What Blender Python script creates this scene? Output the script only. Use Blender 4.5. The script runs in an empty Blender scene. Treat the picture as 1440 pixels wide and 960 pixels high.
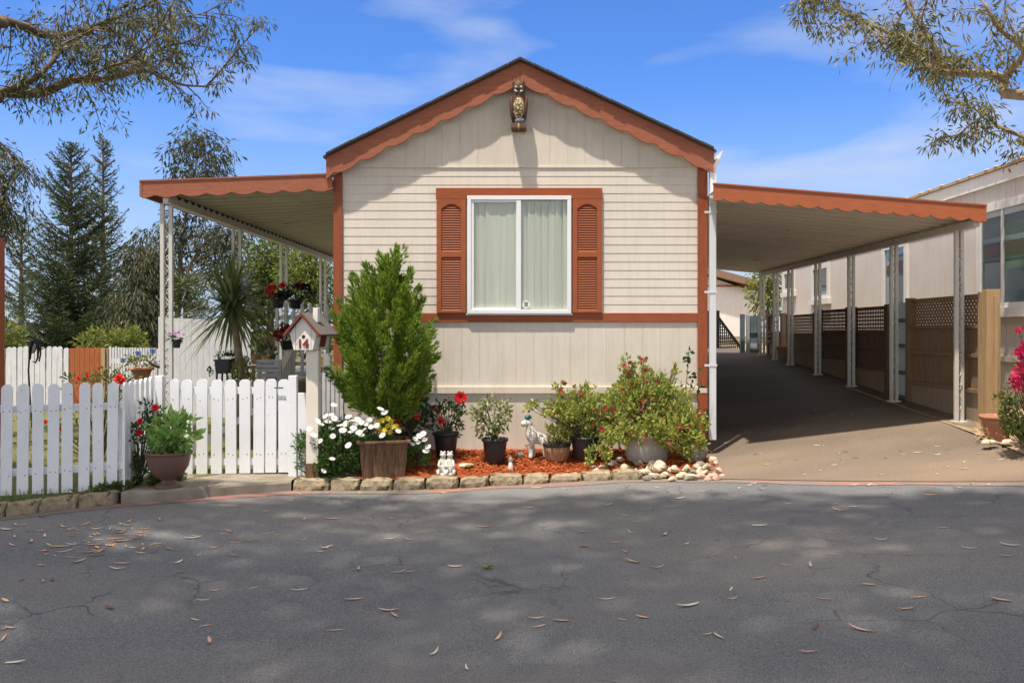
import bpy, math, random
from mathutils import Vector, Matrix, noise as mnoise
R = random.Random(7)
sc = bpy.context.scene
COL = sc.collection
F, CX, HY, EYE = 1200.0, 745.0, 465.0, 1.42      # focal length in photo pixels, principal point, eye height
V = Vector
rad = math.radians

def at(px, py, Y):
    return V(((px-CX)*Y/F, Y, EYE+(HY-py)*Y/F))

# ------------------------------------------------------------------ materials
def lin(c):
    return tuple(((x/255.0)/12.92 if x/255.0 <= .04045 else ((x/255.0+.055)/1.055)**2.4) for x in c)

def newmat(name):
    m = bpy.data.materials.new(name); m.use_nodes = True
    nt = m.node_tree; nt.nodes.clear()
    out = nt.nodes.new('ShaderNodeOutputMaterial')
    b = nt.nodes.new('ShaderNodeBsdfPrincipled')
    nt.links.new(b.outputs[0], out.inputs[0])
    return m, nt, b, out

def nd(nt, t, **k):
    n = nt.nodes.new(t)
    for a, v in k.items():
        if a.startswith('i_'):
            key = a[2:]
            n.inputs[int(key) if key.isdigit() else key].default_value = v
        else: setattr(n, a, v)
    return n

def coords(nt, scale=(1,1,1)):
    tc = nd(nt, 'ShaderNodeTexCoord'); mp = nd(nt, 'ShaderNodeMapping')
    mp.inputs['Scale'].default_value = scale
    nt.links.new(tc.outputs['Object'], mp.inputs[0])
    return mp.outputs[0]

def noise(nt, vec, scale, detail=4, rough=.55):
    n = nd(nt, 'ShaderNodeTexNoise'); n.inputs['Scale'].default_value = scale
    n.inputs['Detail'].default_value = detail; n.inputs['Roughness'].default_value = rough
    nt.links.new(vec, n.inputs['Vector']); return n.outputs[0]

def ramp(nt, fac, stops):
    r = nd(nt, 'ShaderNodeValToRGB'); e = r.color_ramp.elements
    e[0].position = stops[0][0]; e[1].position = stops[-1][0]
    e[0].color = (*stops[0][1], 1); e[1].color = (*stops[-1][1], 1)
    for p, c in stops[1:-1]:
        x = e.new(p); x.color = (*c, 1)
    nt.links.new(fac, r.inputs[0]); return r.outputs[0]

def mix(nt, fac, a, b, mode='MIX'):
    m = nd(nt, 'ShaderNodeMix', data_type='RGBA', blend_type=mode)
    if isinstance(fac, (int, float)): m.inputs[0].default_value = fac
    else: nt.links.new(fac, m.inputs[0])
    for i, x in ((6, a), (7, b)):
        if isinstance(x, tuple): m.inputs[i].default_value = (*x[:3], 1)
        else: nt.links.new(x, m.inputs[i])
    return m.outputs[2]

def bump(nt, b, h, strength, dist=.01):
    n = nd(nt, 'ShaderNodeBump'); n.inputs['Strength'].default_value = strength
    n.inputs['Distance'].default_value = dist
    nt.links.new(h, n.inputs['Height']); nt.links.new(n.outputs[0], b.inputs['Normal'])

def MAT(name, c1, c2=None, scale=6, stretch=(1,1,1), rough=.6, bmp=.2, bscale=60, spec=.3, wear=None, wearscale=9, weart=.62, metal=0):
    """noise-varied paint / stone / wood"""
    m, nt, b, out = newmat(name)
    v = coords(nt, stretch)
    c2 = c2 or tuple(x*.85 for x in c1)
    col = ramp(nt, noise(nt, v, scale), [(.35, c1), (.68, c2)])
    if wear:
        w = ramp(nt, noise(nt, v, wearscale, 8, .7), [(weart, (0,0,0)), (weart+.07, (1,1,1))])
        col = mix(nt, w, col, wear)
    nt.links.new(col, b.inputs['Base Color'])
    b.inputs['Roughness'].default_value = rough; b.inputs['Specular IOR Level'].default_value = spec
    b.inputs['Metallic'].default_value = metal
    if bmp: bump(nt, b, noise(nt, v, bscale, 3), bmp, .006)
    return m

def LEAF(name, c1, c2, transl=.35, rough=.5, c3=None, spec=.25):
    m, nt, b, out = newmat(name)
    g = nd(nt, 'ShaderNodeNewGeometry')
    st = [(0, c1), (1, c2)] if c3 is None else [(0, c1), (.6, c2), (1, c3)]
    col = ramp(nt, g.outputs['Random Per Island'], st)
    nt.links.new(col, b.inputs['Base Color']); b.inputs['Roughness'].default_value = rough
    b.inputs['Specular IOR Level'].default_value = spec
    t = nd(nt, 'ShaderNodeBsdfTranslucent'); nt.links.new(col, t.inputs[0])
    mx = nd(nt, 'ShaderNodeMixShader'); mx.inputs[0].default_value = transl
    nt.links.new(b.outputs[0], mx.inputs[1]); nt.links.new(t.outputs[0], mx.inputs[2])
    nt.links.new(mx.outputs[0], out.inputs[0]); return m

def GLASS(name, tint=(.97,.99,.97), refl=-.015):
    m, nt, b, out = newmat(name); nt.nodes.remove(b)
    tr = nd(nt, 'ShaderNodeBsdfTransparent'); tr.inputs[0].default_value = (*tint, 1)
    gl = nd(nt, 'ShaderNodeBsdfGlossy'); gl.inputs['Roughness'].default_value = .01
    fr = nd(nt, 'ShaderNodeLayerWeight'); fr.inputs[0].default_value = .5
    pw = nd(nt, 'ShaderNodeMath', operation='POWER'); nt.links.new(fr.outputs['Facing'], pw.inputs[0]); pw.inputs[1].default_value = 5
    ad = nd(nt, 'ShaderNodeMath', operation='MULTIPLY_ADD'); ad.inputs[1].default_value = .8; ad.inputs[2].default_value = .04+refl; ad.use_clamp = True
    nt.links.new(pw.outputs[0], ad.inputs[0])
    mx = nd(nt, 'ShaderNodeMixShader'); nt.links.new(ad.outputs[0], mx.inputs[0])
    nt.links.new(tr.outputs[0], mx.inputs[1]); nt.links.new(gl.outputs[0], mx.inputs[2])
    nt.links.new(mx.outputs[0], out.inputs[0]); return m

m_ = {}
def setup_materials():
    cream = (.68,.625,.555); cream2 = (.625,.57,.50)
    def siding(name, c1, c2):
        m, nt, b, out = newmat(name); v = coords(nt)
        v2 = coords(nt, (3, 3, .25))
        col = ramp(nt, noise(nt, v, 2.2), [(.3, c1), (.7, c2)])
        st = ramp(nt, noise(nt, v2, 6, 6, .65), [(.45, (1,1,1)), (.8, (.86,.83,.79))])
        col = mix(nt, .8, col, st, 'MULTIPLY')
        v3 = coords(nt, (8, 8, .6))
        col = mix(nt, .5, col, ramp(nt, noise(nt, v3, 18, 4), [(.3,(.93,.92,.9)), (.65,(1,1,1))]), 'MULTIPLY')
        nt.links.new(col, b.inputs['Base Color']); b.inputs['Roughness'].default_value = .65
        b.inputs['Specular IOR Level'].default_value = .25
        bump(nt, b, noise(nt, v3, 25, 4), .25, .004); return m
    m_['siding'] = siding('cream_siding', cream, cream2)
    m_['panel'] = siding('cream_panel', (.665,.61,.535), (.61,.555,.48))
    m_['creamtrim'] = siding('cream_trim', (.68,.60,.51), (.62,.55,.46))
    m_['nsiding'] = siding('grey_beige_siding', (.58,.535,.48), (.53,.485,.43))
    m_['ntrim'] = siding('pale_trim', (.66,.63,.585), (.6,.57,.53))
    m_['fsiding'] = siding('white_far_siding', (.76,.74,.71), (.70,.68,.65))
    def trim(name, c1, c2, st=(1,1,1), wear=(.55,.34,.24), weart=.70):
        m, nt, b, out = newmat(name); v = coords(nt); v2 = coords(nt, st)
        col = ramp(nt, noise(nt, v2, 14, 6, .65), [(.3, c1), (.7, c2)])
        w = ramp(nt, noise(nt, v2, 26, 9, .75), [(weart-.06, (0,0,0)), (weart+.06, (1,1,1))])
        col = mix(nt, w, col, wear)
        nt.links.new(col, b.inputs['Base Color']); b.inputs['Roughness'].default_value = .55
        b.inputs['Specular IOR Level'].default_value = .3
        bump(nt, b, noise(nt, v2, 30, 5), .3, .004); return m
    m_['rake'] = trim('faded_red_brown_paint', (.36,.125,.068), (.26,.083,.045), (.5,1,3))
    m_['fascia'] = trim('red_brown_paint', (.42,.125,.05), (.32,.09,.036), (.4,1,3))
    m_['trim'] = trim('brown_trim_paint', (.32,.085,.03), (.23,.06,.022), (.4,1,3), (.36,.15,.08), .74)
    m_['trimv'] = trim('brown_corner_paint', (.31,.082,.03), (.22,.058,.022), (3,3,.3), (.36,.15,.08), .72)
    m_['shutter'] = trim('shutter_paint', (.34,.092,.032), (.28,.075,.027), (1,1,1), (.3,.1,.045), .8)
    m_['shingle'] = MAT('dark_shingle', (.055,.042,.038), (.085,.066,.06), 30, rough=.9, bmp=.6)
    def white(name, c, dirt, sc_=9, t=.66):
        return MAT(name, c, tuple(x*.93 for x in c), 3, (1,1,1), .5, .15, 80, .3, dirt, sc_, t)
    m_['picket'] = white('white_picket_paint', (.80,.81,.83), (.40,.37,.32), 20, .625)
    m_['oldpicket'] = MAT('weathered_white_paint', (.62,.62,.64), (.50,.50,.52), 8, (4,4,.6), .7, .3, 50, .2, (.30,.28,.27), 12, .60)
    m_['frame'] = white('white_window_frame', (.78,.79,.80), (.62,.62,.60), 20, .72)
    m_['metalwhite'] = white('off_white_metal', (.56,.545,.49), (.36,.32,.26), 12, .62)
    m_['scroll'] = white('scroll_iron_paint', (.56,.55,.50), (.40,.37,.32), 14, .6)
    m_['pan'] = MAT('aluminium_roof_pan', (.74,.70,.60), (.66,.62,.53), 3, (.3,3,1), .45, .1, 40, .4, (.40,.36,.28), 7, .63)
    m_['awnpan'] = MAT('aged_aluminium_pan', (.64,.59,.46), (.56,.51,.40), 3, (.3,3,1), .5, .1, 40, .4, (.34,.29,.2), 7, .62)
    m_['downspout'] = white('white_downspout', (.64,.65,.67), (.55,.55,.55), 12, .7)
    m_['blind'] = MAT('vertical_blind_fabric', (.66,.64,.57), (.54,.545,.48), 3, (20,1,.3), .7, 0)
    m_['blind2'] = MAT('window_interior', (.16,.19,.21), (.24,.27,.29), 2, (8,1,.4), .8, 0)
    m_['greenblind'] = MAT('green_drapes', (.26,.44,.24), (.18,.33,.17), 4, (1,1,6), .8, 0)
    m_['teal'] = MAT('teal_plastic', (.03,.15,.15), None, 4, rough=.4, bmp=0)
    m_['glass'] = GLASS('window_glass'); m_['nglass'] = GLASS('bluish_glass', (.82,.90,.93), .10)
    m_['sticker'] = MAT('white_sticker', (.8,.8,.8), None, rough=.5, bmp=0)
    m_['stickerdark'] = MAT('grey_sticker_print', (.25,.26,.26), None, rough=.5, bmp=0)
    m_['curb'] = MAT('mossy_concrete_block', (.36,.29,.20), (.20,.17,.105), 11, rough=.95, bmp=1.0, bscale=38, spec=.1, wear=(.075,.068,.04), wearscale=7, weart=.52)
    m_['slab'] = MAT('old_concrete', (.27,.24,.20), (.19,.17,.13), 5, rough=.95, bmp=.5, bscale=90, spec=.1, wear=(.17,.16,.10), wearscale=4, weart=.58)
    m_['rock'] = MAT('pale_limestone', (.58,.51,.38), (.36,.30,.20), 9, rough=.9, bmp=.8, bscale=30, spec=.15, wear=(.20,.16,.085), wearscale=7, weart=.54)
    m_['greyrock'] = MAT('grey_lichen_stone', (.27,.25,.21), (.16,.15,.12), 9, rough=.95, bmp=.9, bscale=30, spec=.1, wear=(.42,.4,.33), wearscale=12, weart=.62)
    m_['pinkrock'] = MAT('pinkish_stone', (.52,.36,.28), (.40,.27,.2), 9, rough=.9, bmp=.8, bscale=30, spec=.15)
    m_['blackpot'] = MAT('black_plastic', (.018,.019,.023), (.026,.027,.032), 4, rough=.42, bmp=.1, spec=.4)
    m_['soil'] = MAT('potting_soil', (.035,.024,.017), (.07,.05,.035), 40, rough=1, bmp=.8, spec=.1)
    m_['brownpot'] = MAT('brown_plastic_urn', (.15,.085,.068), (.12,.068,.055), 5, rough=.5, bmp=.15, spec=.35, wear=(.24,.17,.14), wearscale=8, weart=.66)
    m_['planterwood'] = MAT('weathered_redwood', (.20,.115,.07), (.09,.05,.032), 7, (6,6,.7), .9, .6, 30, .15, (.05,.032,.024), 8, .58)
    m_['barrel'] = MAT('barrel_wood', (.29,.16,.085), (.17,.09,.05), 9, (9,9,.4), .7, .4, 30)
    m_['band'] = MAT('black_band', (.02,.02,.02), None, rough=.5, bmp=0)
    m_['trough'] = MAT('grey_resin_pot', (.36,.345,.31), (.29,.28,.25), 6, rough=.6, bmp=.2)
    m_['terracotta'] = MAT('terracotta', (.40,.19,.115), (.32,.145,.085), 8, rough=.85, bmp=.3, wear=(.45,.33,.23), wearscale=9, weart=.58)
    m_['statue'] = MAT('white_cast_stone', (.62,.60,.55), (.48,.46,.41), 12, rough=.85, bmp=.5, bscale=40, spec=.15, wear=(.24,.225,.18), wearscale=16, weart=.57)
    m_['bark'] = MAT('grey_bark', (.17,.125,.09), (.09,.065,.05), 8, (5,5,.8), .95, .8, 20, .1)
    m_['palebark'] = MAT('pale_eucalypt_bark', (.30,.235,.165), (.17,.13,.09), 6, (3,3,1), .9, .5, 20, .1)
    m_['twig'] = MAT('green_brown_stem', (.12,.10,.05), (.08,.07,.03), 8, rough=.8, bmp=.2)
    m_['blackmetal'] = MAT('black_iron', (.015,.015,.017), None, rough=.5, bmp=0, metal=.3)
    m_['orangewood'] = MAT('orange_stained_wood', (.36,.11,.035), (.25,.072,.026), 8, (8,8,.5), .75, .3, 30)
    m_['goldwood'] = MAT('sunbleached_cedar', (.40,.27,.145), (.32,.205,.11), 8, (8,8,.5), .8, .4, 30)
    m_['darkwood'] = MAT('dark_stained_fence_wood', (.15,.095,.065), (.10,.063,.045), 8, (8,8,.5), .85, .4, 30)
    m_['greywood'] = MAT('greyed_fence_wood', (.30,.235,.17), (.22,.165,.12), 8, (8,8,.5), .9, .4, 30)
    m_['porch'] = MAT('grey_green_porch_paint', (.58,.60,.56), (.48,.50,.46), 6, (5,5,.6), .7, .2, 40, .25, (.27,.28,.25), 11, .63)
    m_['bluepanel'] = MAT('pale_blue_paint', (.66,.80,.83), (.60,.74,.78), 5, rough=.5, bmp=.1)
    m_['slategate'] = MAT('slate_blue_paint', (.12,.155,.175), (.09,.12,.14), 5, (5,5,.6), .6, .2)
    m_['greybench'] = MAT('blue_grey_bench_paint', (.34,.36,.38), (.26,.28,.30), 6, (1,5,5), .7, .3)
    m_['yellowpot'] = MAT('mustard_glaze', (.48,.30,.09), (.40,.24,.07), 6, rough=.4, bmp=.1)
    m_['ball'] = MAT('white_globe', (.8,.82,.85), None, rough=.3, bmp=0)
    m_['mailbox'] = white('aged_white_paint', (.74,.70,.63), (.36,.29,.22), 13, .62)
    m_['mailpost'] = white('cream_post_paint', (.74,.68,.58), (.5,.44,.36), 16, .74)
    m_['mailroof'] = MAT('grey_wood_shingle', (.17,.15,.14), (.11,.095,.09), 20, (1,6,6), .95, .7, 30, .1)
    m_['numeral'] = MAT('dark_red_numeral', (.20,.035,.025), None, rough=.5, bmp=0)
    m_['owlbrown'] = MAT('owl_brown', (.07,.035,.02), (.11,.055,.03), 22, rough=.6, bmp=.4)
    m_['owlgrey'] = MAT('owl_slate', (.10,.115,.15), (.16,.17,.2), 22, rough=.6, bmp=.4)
    m_['white'] = MAT('white_enamel', (.8,.8,.78), None, rough=.4, bmp=0)
    m_['yellow'] = MAT('yellow_paint', (.62,.42,.05), None, rough=.5, bmp=0)
    m_['redprint'] = MAT('red_print', (.55,.03,.03), None, rough=.5, bmp=0)
    m_['blueorn'] = MAT('blue_enamel', (.05,.10,.30), (.08,.16,.4), 20, rough=.4, bmp=0)
    # owl breast: pale with dark feather scallops
    m, nt, b, out = newmat('owl_breast'); v = coords(nt, (1,1,1))
    vo = nd(nt, 'ShaderNodeTexVoronoi'); vo.inputs['Scale'].default_value = 34
    nt.links.new(v, vo.inputs['Vector'])
    nt.links.new(ramp(nt, vo.outputs[0], [(.3, (.52,.44,.25)), (.62, (.13,.085,.04))]), b.inputs['Base Color'])
    b.inputs['Roughness'].default_value = .6; bump(nt, b, vo.outputs[0], .8, .01); m_['owlbreast'] = m
    # asphalt
    def asphalt(name, base, dust, aggr, dustlo, dusthi, big=.35, carport_shade=False):
        m, nt, b, out = newmat(name); v = coords(nt)
        vs = coords(nt, (.5, 1.4, 1))
        f = ramp(nt, noise(nt, v, 130, 2, .6), [(.36, tuple(x*.6 for x in base)), (.52, base), (.68, aggr)])
        d = ramp(nt, noise(nt, vs, big, 5, .55), [(dustlo, (0,0,0)), (dusthi, (1,1,1))])
        col = mix(nt, d, f, mix(nt, .45, f, dust))
        sp = ramp(nt, noise(nt, v, 300, 1, .5), [(.69, (0,0,0)), (.74, (1,1,1))])
        col = mix(nt, sp, col, tuple(min(1, x*3.2) for x in base))
        dk = ramp(nt, noise(nt, coords(nt, (.6, 1.1, 1)), .9, 8, .72), [(.64, (0,0,0)), (.70, (1,1,1))])
        col = mix(nt, dk, col, tuple(x*.55 for x in base))
        pat = ramp(nt, noise(nt, coords(nt, (.28, 1.0, 1)), .55, 3, .5), [(.42, (1,1,1)), (.62, (1.35,1.3,1.2))])
        col = mix(nt, 1.0, col, pat, 'MULTIPLY')
        dn = nd(nt, 'ShaderNodeTexNoise'); dn.inputs['Scale'].default_value = 2.5; dn.inputs['Detail'].default_value = 6; nt.links.new(v, dn.inputs['Vector'])
        va = nd(nt, 'ShaderNodeVectorMath', operation='MULTIPLY_ADD'); va.inputs[1].default_value = (.55, .55, 0); nt.links.new(dn.outputs['Color'], va.inputs[0]); nt.links.new(v, va.inputs[2])
        vo = nd(nt, 'ShaderNodeTexVoronoi', feature='DISTANCE_TO_EDGE'); vo.inputs['Scale'].default_value = 1.5; nt.links.new(va.outputs[0], vo.inputs['Vector'])
        ck = ramp(nt, vo.outputs['Distance'], [(.004, (1,1,1)), (.016, (0,0,0))])
        cm_ = ramp(nt, noise(nt, v, .7, 4, .6), [(.50, (0,0,0)), (.60, (1,1,1))])
        ckm = mix(nt, 1.0, ck, cm_, 'MULTIPLY')
        col = mix(nt, ckm, col, tuple(x*.62 for x in base)) if not carport_shade else col
        if carport_shade:
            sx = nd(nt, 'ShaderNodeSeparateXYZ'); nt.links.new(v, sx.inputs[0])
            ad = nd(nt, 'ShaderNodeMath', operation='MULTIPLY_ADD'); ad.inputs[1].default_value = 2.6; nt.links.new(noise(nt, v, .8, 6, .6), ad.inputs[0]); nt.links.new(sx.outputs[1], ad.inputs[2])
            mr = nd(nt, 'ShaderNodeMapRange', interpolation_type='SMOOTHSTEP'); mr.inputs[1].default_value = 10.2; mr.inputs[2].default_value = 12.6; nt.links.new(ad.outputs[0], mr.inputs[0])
            col = mix(nt, mr.outputs[0], col, mix(nt, 1.0, col, (.50,.56,.63), 'MULTIPLY'))  # carport shade painted into the driveway colour, darker and cooler farther back
        nt.links.new(col, b.inputs['Base Color']); b.inputs['Roughness'].default_value = .88
        b.inputs['Specular IOR Level'].default_value = .2
        bump(nt, b, noise(nt, v, 110, 3, .7), .7, .008); return m
    m_['asphalt'] = asphalt('worn_asphalt', (.128,.131,.141), (.26,.225,.185), (.195,.195,.2), .45, .72)
    m_['drive'] = asphalt('dusty_shaded_driveway', (.145,.114,.087), (.265,.203,.148), (.195,.158,.125), .3, .7, .8, True)
    # worn red kerb paint over asphalt
    m, nt, b, out = newmat('worn_red_line'); v = coords(nt)
    w = mix(nt, 1.0, ramp(nt, noise(nt, v, 5, 8, .72), [(.36, (0,0,0)), (.58, (1,1,1))]), ramp(nt, noise(nt, v, .8, 3, .5), [(.44, (.0,.0,.0)), (.62, (1,1,1))]), 'MULTIPLY')
    g = ramp(nt, noise(nt, v, 130, 2), [(.36, (.12,.105,.09)), (.66, (.23,.19,.155))])
    r_ = ramp(nt, noise(nt, v, 60, 6, .7), [(.36, (.30,.085,.065)), (.66, (.32,.19,.15))])
    nt.links.new(mix(nt, w, g, r_), b.inputs['Base Color']); b.inputs['Roughness'].default_value = .9
    m_['redline'] = m
    m_['ground'] = MAT('bare_ground', (.16,.13,.085), (.09,.085,.045), 1.5, rough=1, bmp=.6, bscale=20, spec=.1)
    m_['dirt'] = MAT('dry_dirt', (.34,.25,.16), (.24,.175,.11), 4, rough=1, bmp=.7, bscale=30, spec=.1, wear=(.16,.13,.07), wearscale=6, weart=.6)
    m_['lawn'] = MAT('thin_lawn_soil', (.10,.105,.04), (.14,.12,.06), 3, rough=1, bmp=.7, bscale=30, spec=.1)
    m_['mulchbed'] = MAT('red_mulch_bed', (.30,.075,.025), (.16,.04,.015), 25, rough=1, bmp=1, bscale=40, spec=.1)
    m_['mulch'] = LEAF('red_bark_chip', (.48,.115,.035), (.30,.065,.02), 0, .85, (.58,.19,.07), .15)
    # foliage
    m_['grass'] = LEAF('grass_blade', (.09,.20,.03), (.18,.27,.06), .4)
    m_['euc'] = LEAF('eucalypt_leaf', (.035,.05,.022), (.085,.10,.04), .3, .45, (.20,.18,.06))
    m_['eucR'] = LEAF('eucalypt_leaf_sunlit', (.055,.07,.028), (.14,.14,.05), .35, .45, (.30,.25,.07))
    m_['eucfar'] = LEAF('eucalypt_leaf_far', (.045,.055,.035), (.085,.095,.055), .3, .5)
    m_['conifer'] = LEAF('dark_conifer_needle', (.022,.048,.022), (.05,.085,.032), .2, .6, (.11,.12,.045))
    m_['conifer2'] = LEAF('olive_conifer_needle', (.04,.065,.026), (.085,.105,.038), .2, .6, (.15,.15,.05))
    m_['weeping'] = LEAF('dark_weeping_leaf', (.03,.042,.022), (.065,.072,.034), .25, .6, (.12,.105,.05))
    m_['shrubgreen'] = LEAF('mid_green_leaf', (.05,.09,.022), (.12,.15,.035), .35, .5, (.2,.2,.05))
    m_['yellowgreen'] = LEAF('yellow_green_leaf', (.10,.14,.025), (.2,.21,.04), .35)
    m_['cypress'] = LEAF('bright_cypress_spray', (.07,.15,.018), (.20,.31,.035), .4, .5, (.42,.50,.08))
    m_['rose'] = LEAF('rose_leaf', (.025,.06,.02), (.06,.11,.035), .3, .4)
    m_['potgreen'] = LEAF('fresh_green_leaf', (.15,.29,.06), (.30,.46,.13), .4, .4)
    m_['variegated'] = LEAF('variegated_leaf', (.15,.19,.07), (.29,.31,.15), .35, .45, (.42,.40,.24))
    m_['fuchsia'] = LEAF('fuchsia_leaf', (.15,.23,.05), (.32,.37,.08), .45, .45, (.50,.44,.11))
    m_['daisyleaf'] = LEAF('daisy_leaf', (.05,.115,.025), (.11,.19,.045), .3, .5)
    m_['limeleaf'] = LEAF('lime_leaf', (.22,.27,.05), (.38,.40,.10), .4)
    m_['cordyline'] = LEAF('strap_leaf', (.06,.11,.04), (.14,.19,.06), .35, .35, (.30,.30,.13), .5)
    m_['red'] = LEAF('red_petal', (.42,.010,.012), (.62,.025,.02), .25, .5)
    m_['darkred'] = LEAF('dark_red_petal', (.14,.008,.01), (.25,.015,.015), .2, .5)
    m_['whitepetal'] = LEAF('white_petal', (.78,.78,.80), (.85,.85,.83), .3, .5)
    m_['yellowpetal'] = LEAF('yellow_petal', (.70,.55,.03), (.80,.70,.10), .3, .5)
    m_['pinkpetal'] = LEAF('pink_red_petal', (.40,.03,.05), (.55,.10,.10), .3, .5)
    m_['magenta'] = LEAF('magenta_bract', (.50,.012,.09), (.66,.03,.14), .35, .5)
    m_['lilac'] = LEAF('lilac_petal', (.5,.2,.5), (.6,.3,.6), .3)
    m_['leaf_tan'] = MAT('tan_dry_leaf', (.70,.46,.26), (.56,.34,.18), 30, rough=.7, bmp=.2)
    m_['leaf_pink'] = MAT('pinkish_dry_leaf', (.62,.38,.29), (.48,.26,.19), 30, rough=.7, bmp=.2)
    m_['leaf_pale'] = MAT('pale_dry_leaf', (.66,.58,.47), (.52,.44,.33), 30, rough=.7, bmp=.2)
    m_['leaf_brown'] = MAT('brown_dry_leaf', (.20,.095,.055), (.13,.06,.04), 30, rough=.7, bmp=.2)
    m_['leaf_green'] = MAT('green_fallen_leaf', (.22,.33,.07), None, 30, rough=.6, bmp=.2)
setup_materials()

# ------------------------------------------------------------------ mesh builder
class MB:
    def __init__(s): s.v = []; s.f = []
    def add(s, vs, fs):
        o = len(s.v); s.v.extend([tuple(x) for x in vs]); s.f.extend([tuple(i+o for i in f) for f in fs]); return s
    def box(s, x0, x1, y0, y1, z0, z1):
        return s.add([(x0,y0,z0),(x1,y0,z0),(x1,y1,z0),(x0,y1,z0),(x0,y0,z1),(x1,y0,z1),(x1,y1,z1),(x0,y1,z1)],
                     [(0,3,2,1),(4,5,6,7),(0,1,5,4),(1,2,6,5),(2,3,7,6),(3,0,4,7)])
    def obox(s, c, sx, sy, sz, mat=None):
        """box centred on c, rotated by 3x3 mat"""
        mat = mat or Matrix.Identity(3)
        vs = [V(c)+mat @ V((a*sx/2, b*sy/2, d*sz/2)) for a, b, d in
              ((-1,-1,-1),(1,-1,-1),(1,1,-1),(-1,1,-1),(-1,-1,1),(1,-1,1),(1,1,1),(-1,1,1))]
        return s.add(vs, [(0,3,2,1),(4,5,6,7),(0,1,5,4),(1,2,6,5),(2,3,7,6),(3,0,4,7)])
    def bar(s, p, q, w, h, up=(0,0,1)):
        p, q = V(p), V(q); d = (q-p); L = d.length; d.normalize(); u = V(up)
        if abs(d.dot(u)) > .95: u = V((0,1,0))
        sd = d.cross(u).normalized(); u = sd.cross(d).normalized()
        m = Matrix((sd, d, u)).transposed()
        return s.obox((p+q)/2, w, L, h, m)
    def prism(s, pts, d):
        """closed polygon pts (3D, planar) extruded by vector d"""
        n = len(pts); d = V(d); a = [V(p) for p in pts]; b = [p+d for p in a]
        return s.add(a+b, [tuple(range(n))[::-1], tuple(range(n, 2*n))]+[(i, (i+1) % n, (i+1) % n+n, i+n) for i in range(n)])
    def tube(s, pts, r, n=6, caps=True):
        pts = [V(p) for p in pts]; k = len(pts)
        rs = r if isinstance(r, (list, tuple)) else [r]*k
        vs = []; prev = None
        for i, p in enumerate(pts):
            d = (pts[min(i+1, k-1)]-pts[max(i-1, 0)])
            if d.length < 1e-9: d = V((0,0,1))
            d.normalize()
            if prev is None:
                u = V((0,0,1)) if abs(d.z) < .9 else V((1,0,0))
            else: u = prev
            sd = d.cross(u)
            if sd.length < 1e-6: sd = d.cross(V((1,.3,.2)))
            sd.normalize(); u = sd.cross(d).normalized(); prev = u
            for j in range(n):
                a = 2*math.pi*j/n
                vs.append(p+(sd*math.cos(a)+u*math.sin(a))*rs[i])
        fs = [(i*n+j, i*n+(j+1) % n, (i+1)*n+(j+1) % n, (i+1)*n+j) for i in range(k-1) for j in range(n)]
        if caps: fs += [tuple(range(n))[::-1], tuple((k-1)*n+j for j in range(n))]
        return s.add(vs, fs)
    def lathe(s, prof, c=(0,0,0), n=24, sx=1, sy=1, cap=True):
        c = V(c); vs = []
        for r, z in prof:
            for j in range(n):
                a = 2*math.pi*j/n; vs.append(c+V((r*sx*math.cos(a), r*sy*math.sin(a), z)))
        k = len(prof)
        fs = [(i*n+j, i*n+(j+1) % n, (i+1)*n+(j+1) % n, (i+1)*n+j) for i in range(k-1) for j in range(n)]
        if cap: fs += [tuple(range(n))[::-1], tuple((k-1)*n+j for j in range(n))]
        return s.add(vs, fs)
    def ell(s, c, rx, ry, rz, n=12, m=8, mat=None, jit=0):
        c = V(c); vs = []; mat = mat or Matrix.Identity(3)
        for i in range(m+1):
            t = math.pi*i/m
            for j in range(n):
                a = 2*math.pi*j/n
                k = 1+(R.uniform(-jit, jit) if jit else 0)
                vs.append(c+mat @ V((rx*k*math.sin(t)*math.cos(a), ry*k*math.sin(t)*math.sin(a), rz*k*math.cos(t))))
        fs = [(i*n+j, (i+1)*n+j, (i+1)*n+(j+1) % n, i*n+(j+1) % n) for i in range(m) for j in range(n)]
        return s.add(vs, fs)
    def leaf(s, p, d, L, W, fold=.25, up=None):
        d = V(d); d.normalize()
        u = up if up is not None else V((R.uniform(-1,1), R.uniform(-1,1), R.uniform(-.2,1)))
        sd = d.cross(u)
        if sd.length < 1e-4: sd = d.cross(V((1,0,.1)))
        sd.normalize(); nn = sd.cross(d)
        p = V(p); mid = p+d*L*.45
        a = mid+sd*W/2+nn*W*fold; b = mid-sd*W/2+nn*W*fold
        o = len(s.v); s.v.extend([tuple(p), tuple(a), tuple(p+d*L), tuple(b)])
        s.f.extend([(o, o+1, o+2), (o, o+2, o+3)]); return s
    def strap(s, pts, w):
        """flat tapering strap leaf along pts"""
        vs = []; k = len(pts)
        for i, p in enumerate(pts):
            p = V(p); d = (V(pts[min(i+1, k-1)])-V(pts[max(i-1, 0)])).normalized()
            sd = d.cross(V((0,0,1)))
            if sd.length < 1e-3: sd = V((1,0,0))
            sd.normalize(); ww = w*(1-(i/(k-1))**2)*.5+.0008
            vs += [p+sd*ww, p-sd*ww]
        return s.add(vs, [(2*i, 2*i+1, 2*i+3, 2*i+2) for i in range(k-1)])
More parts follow.
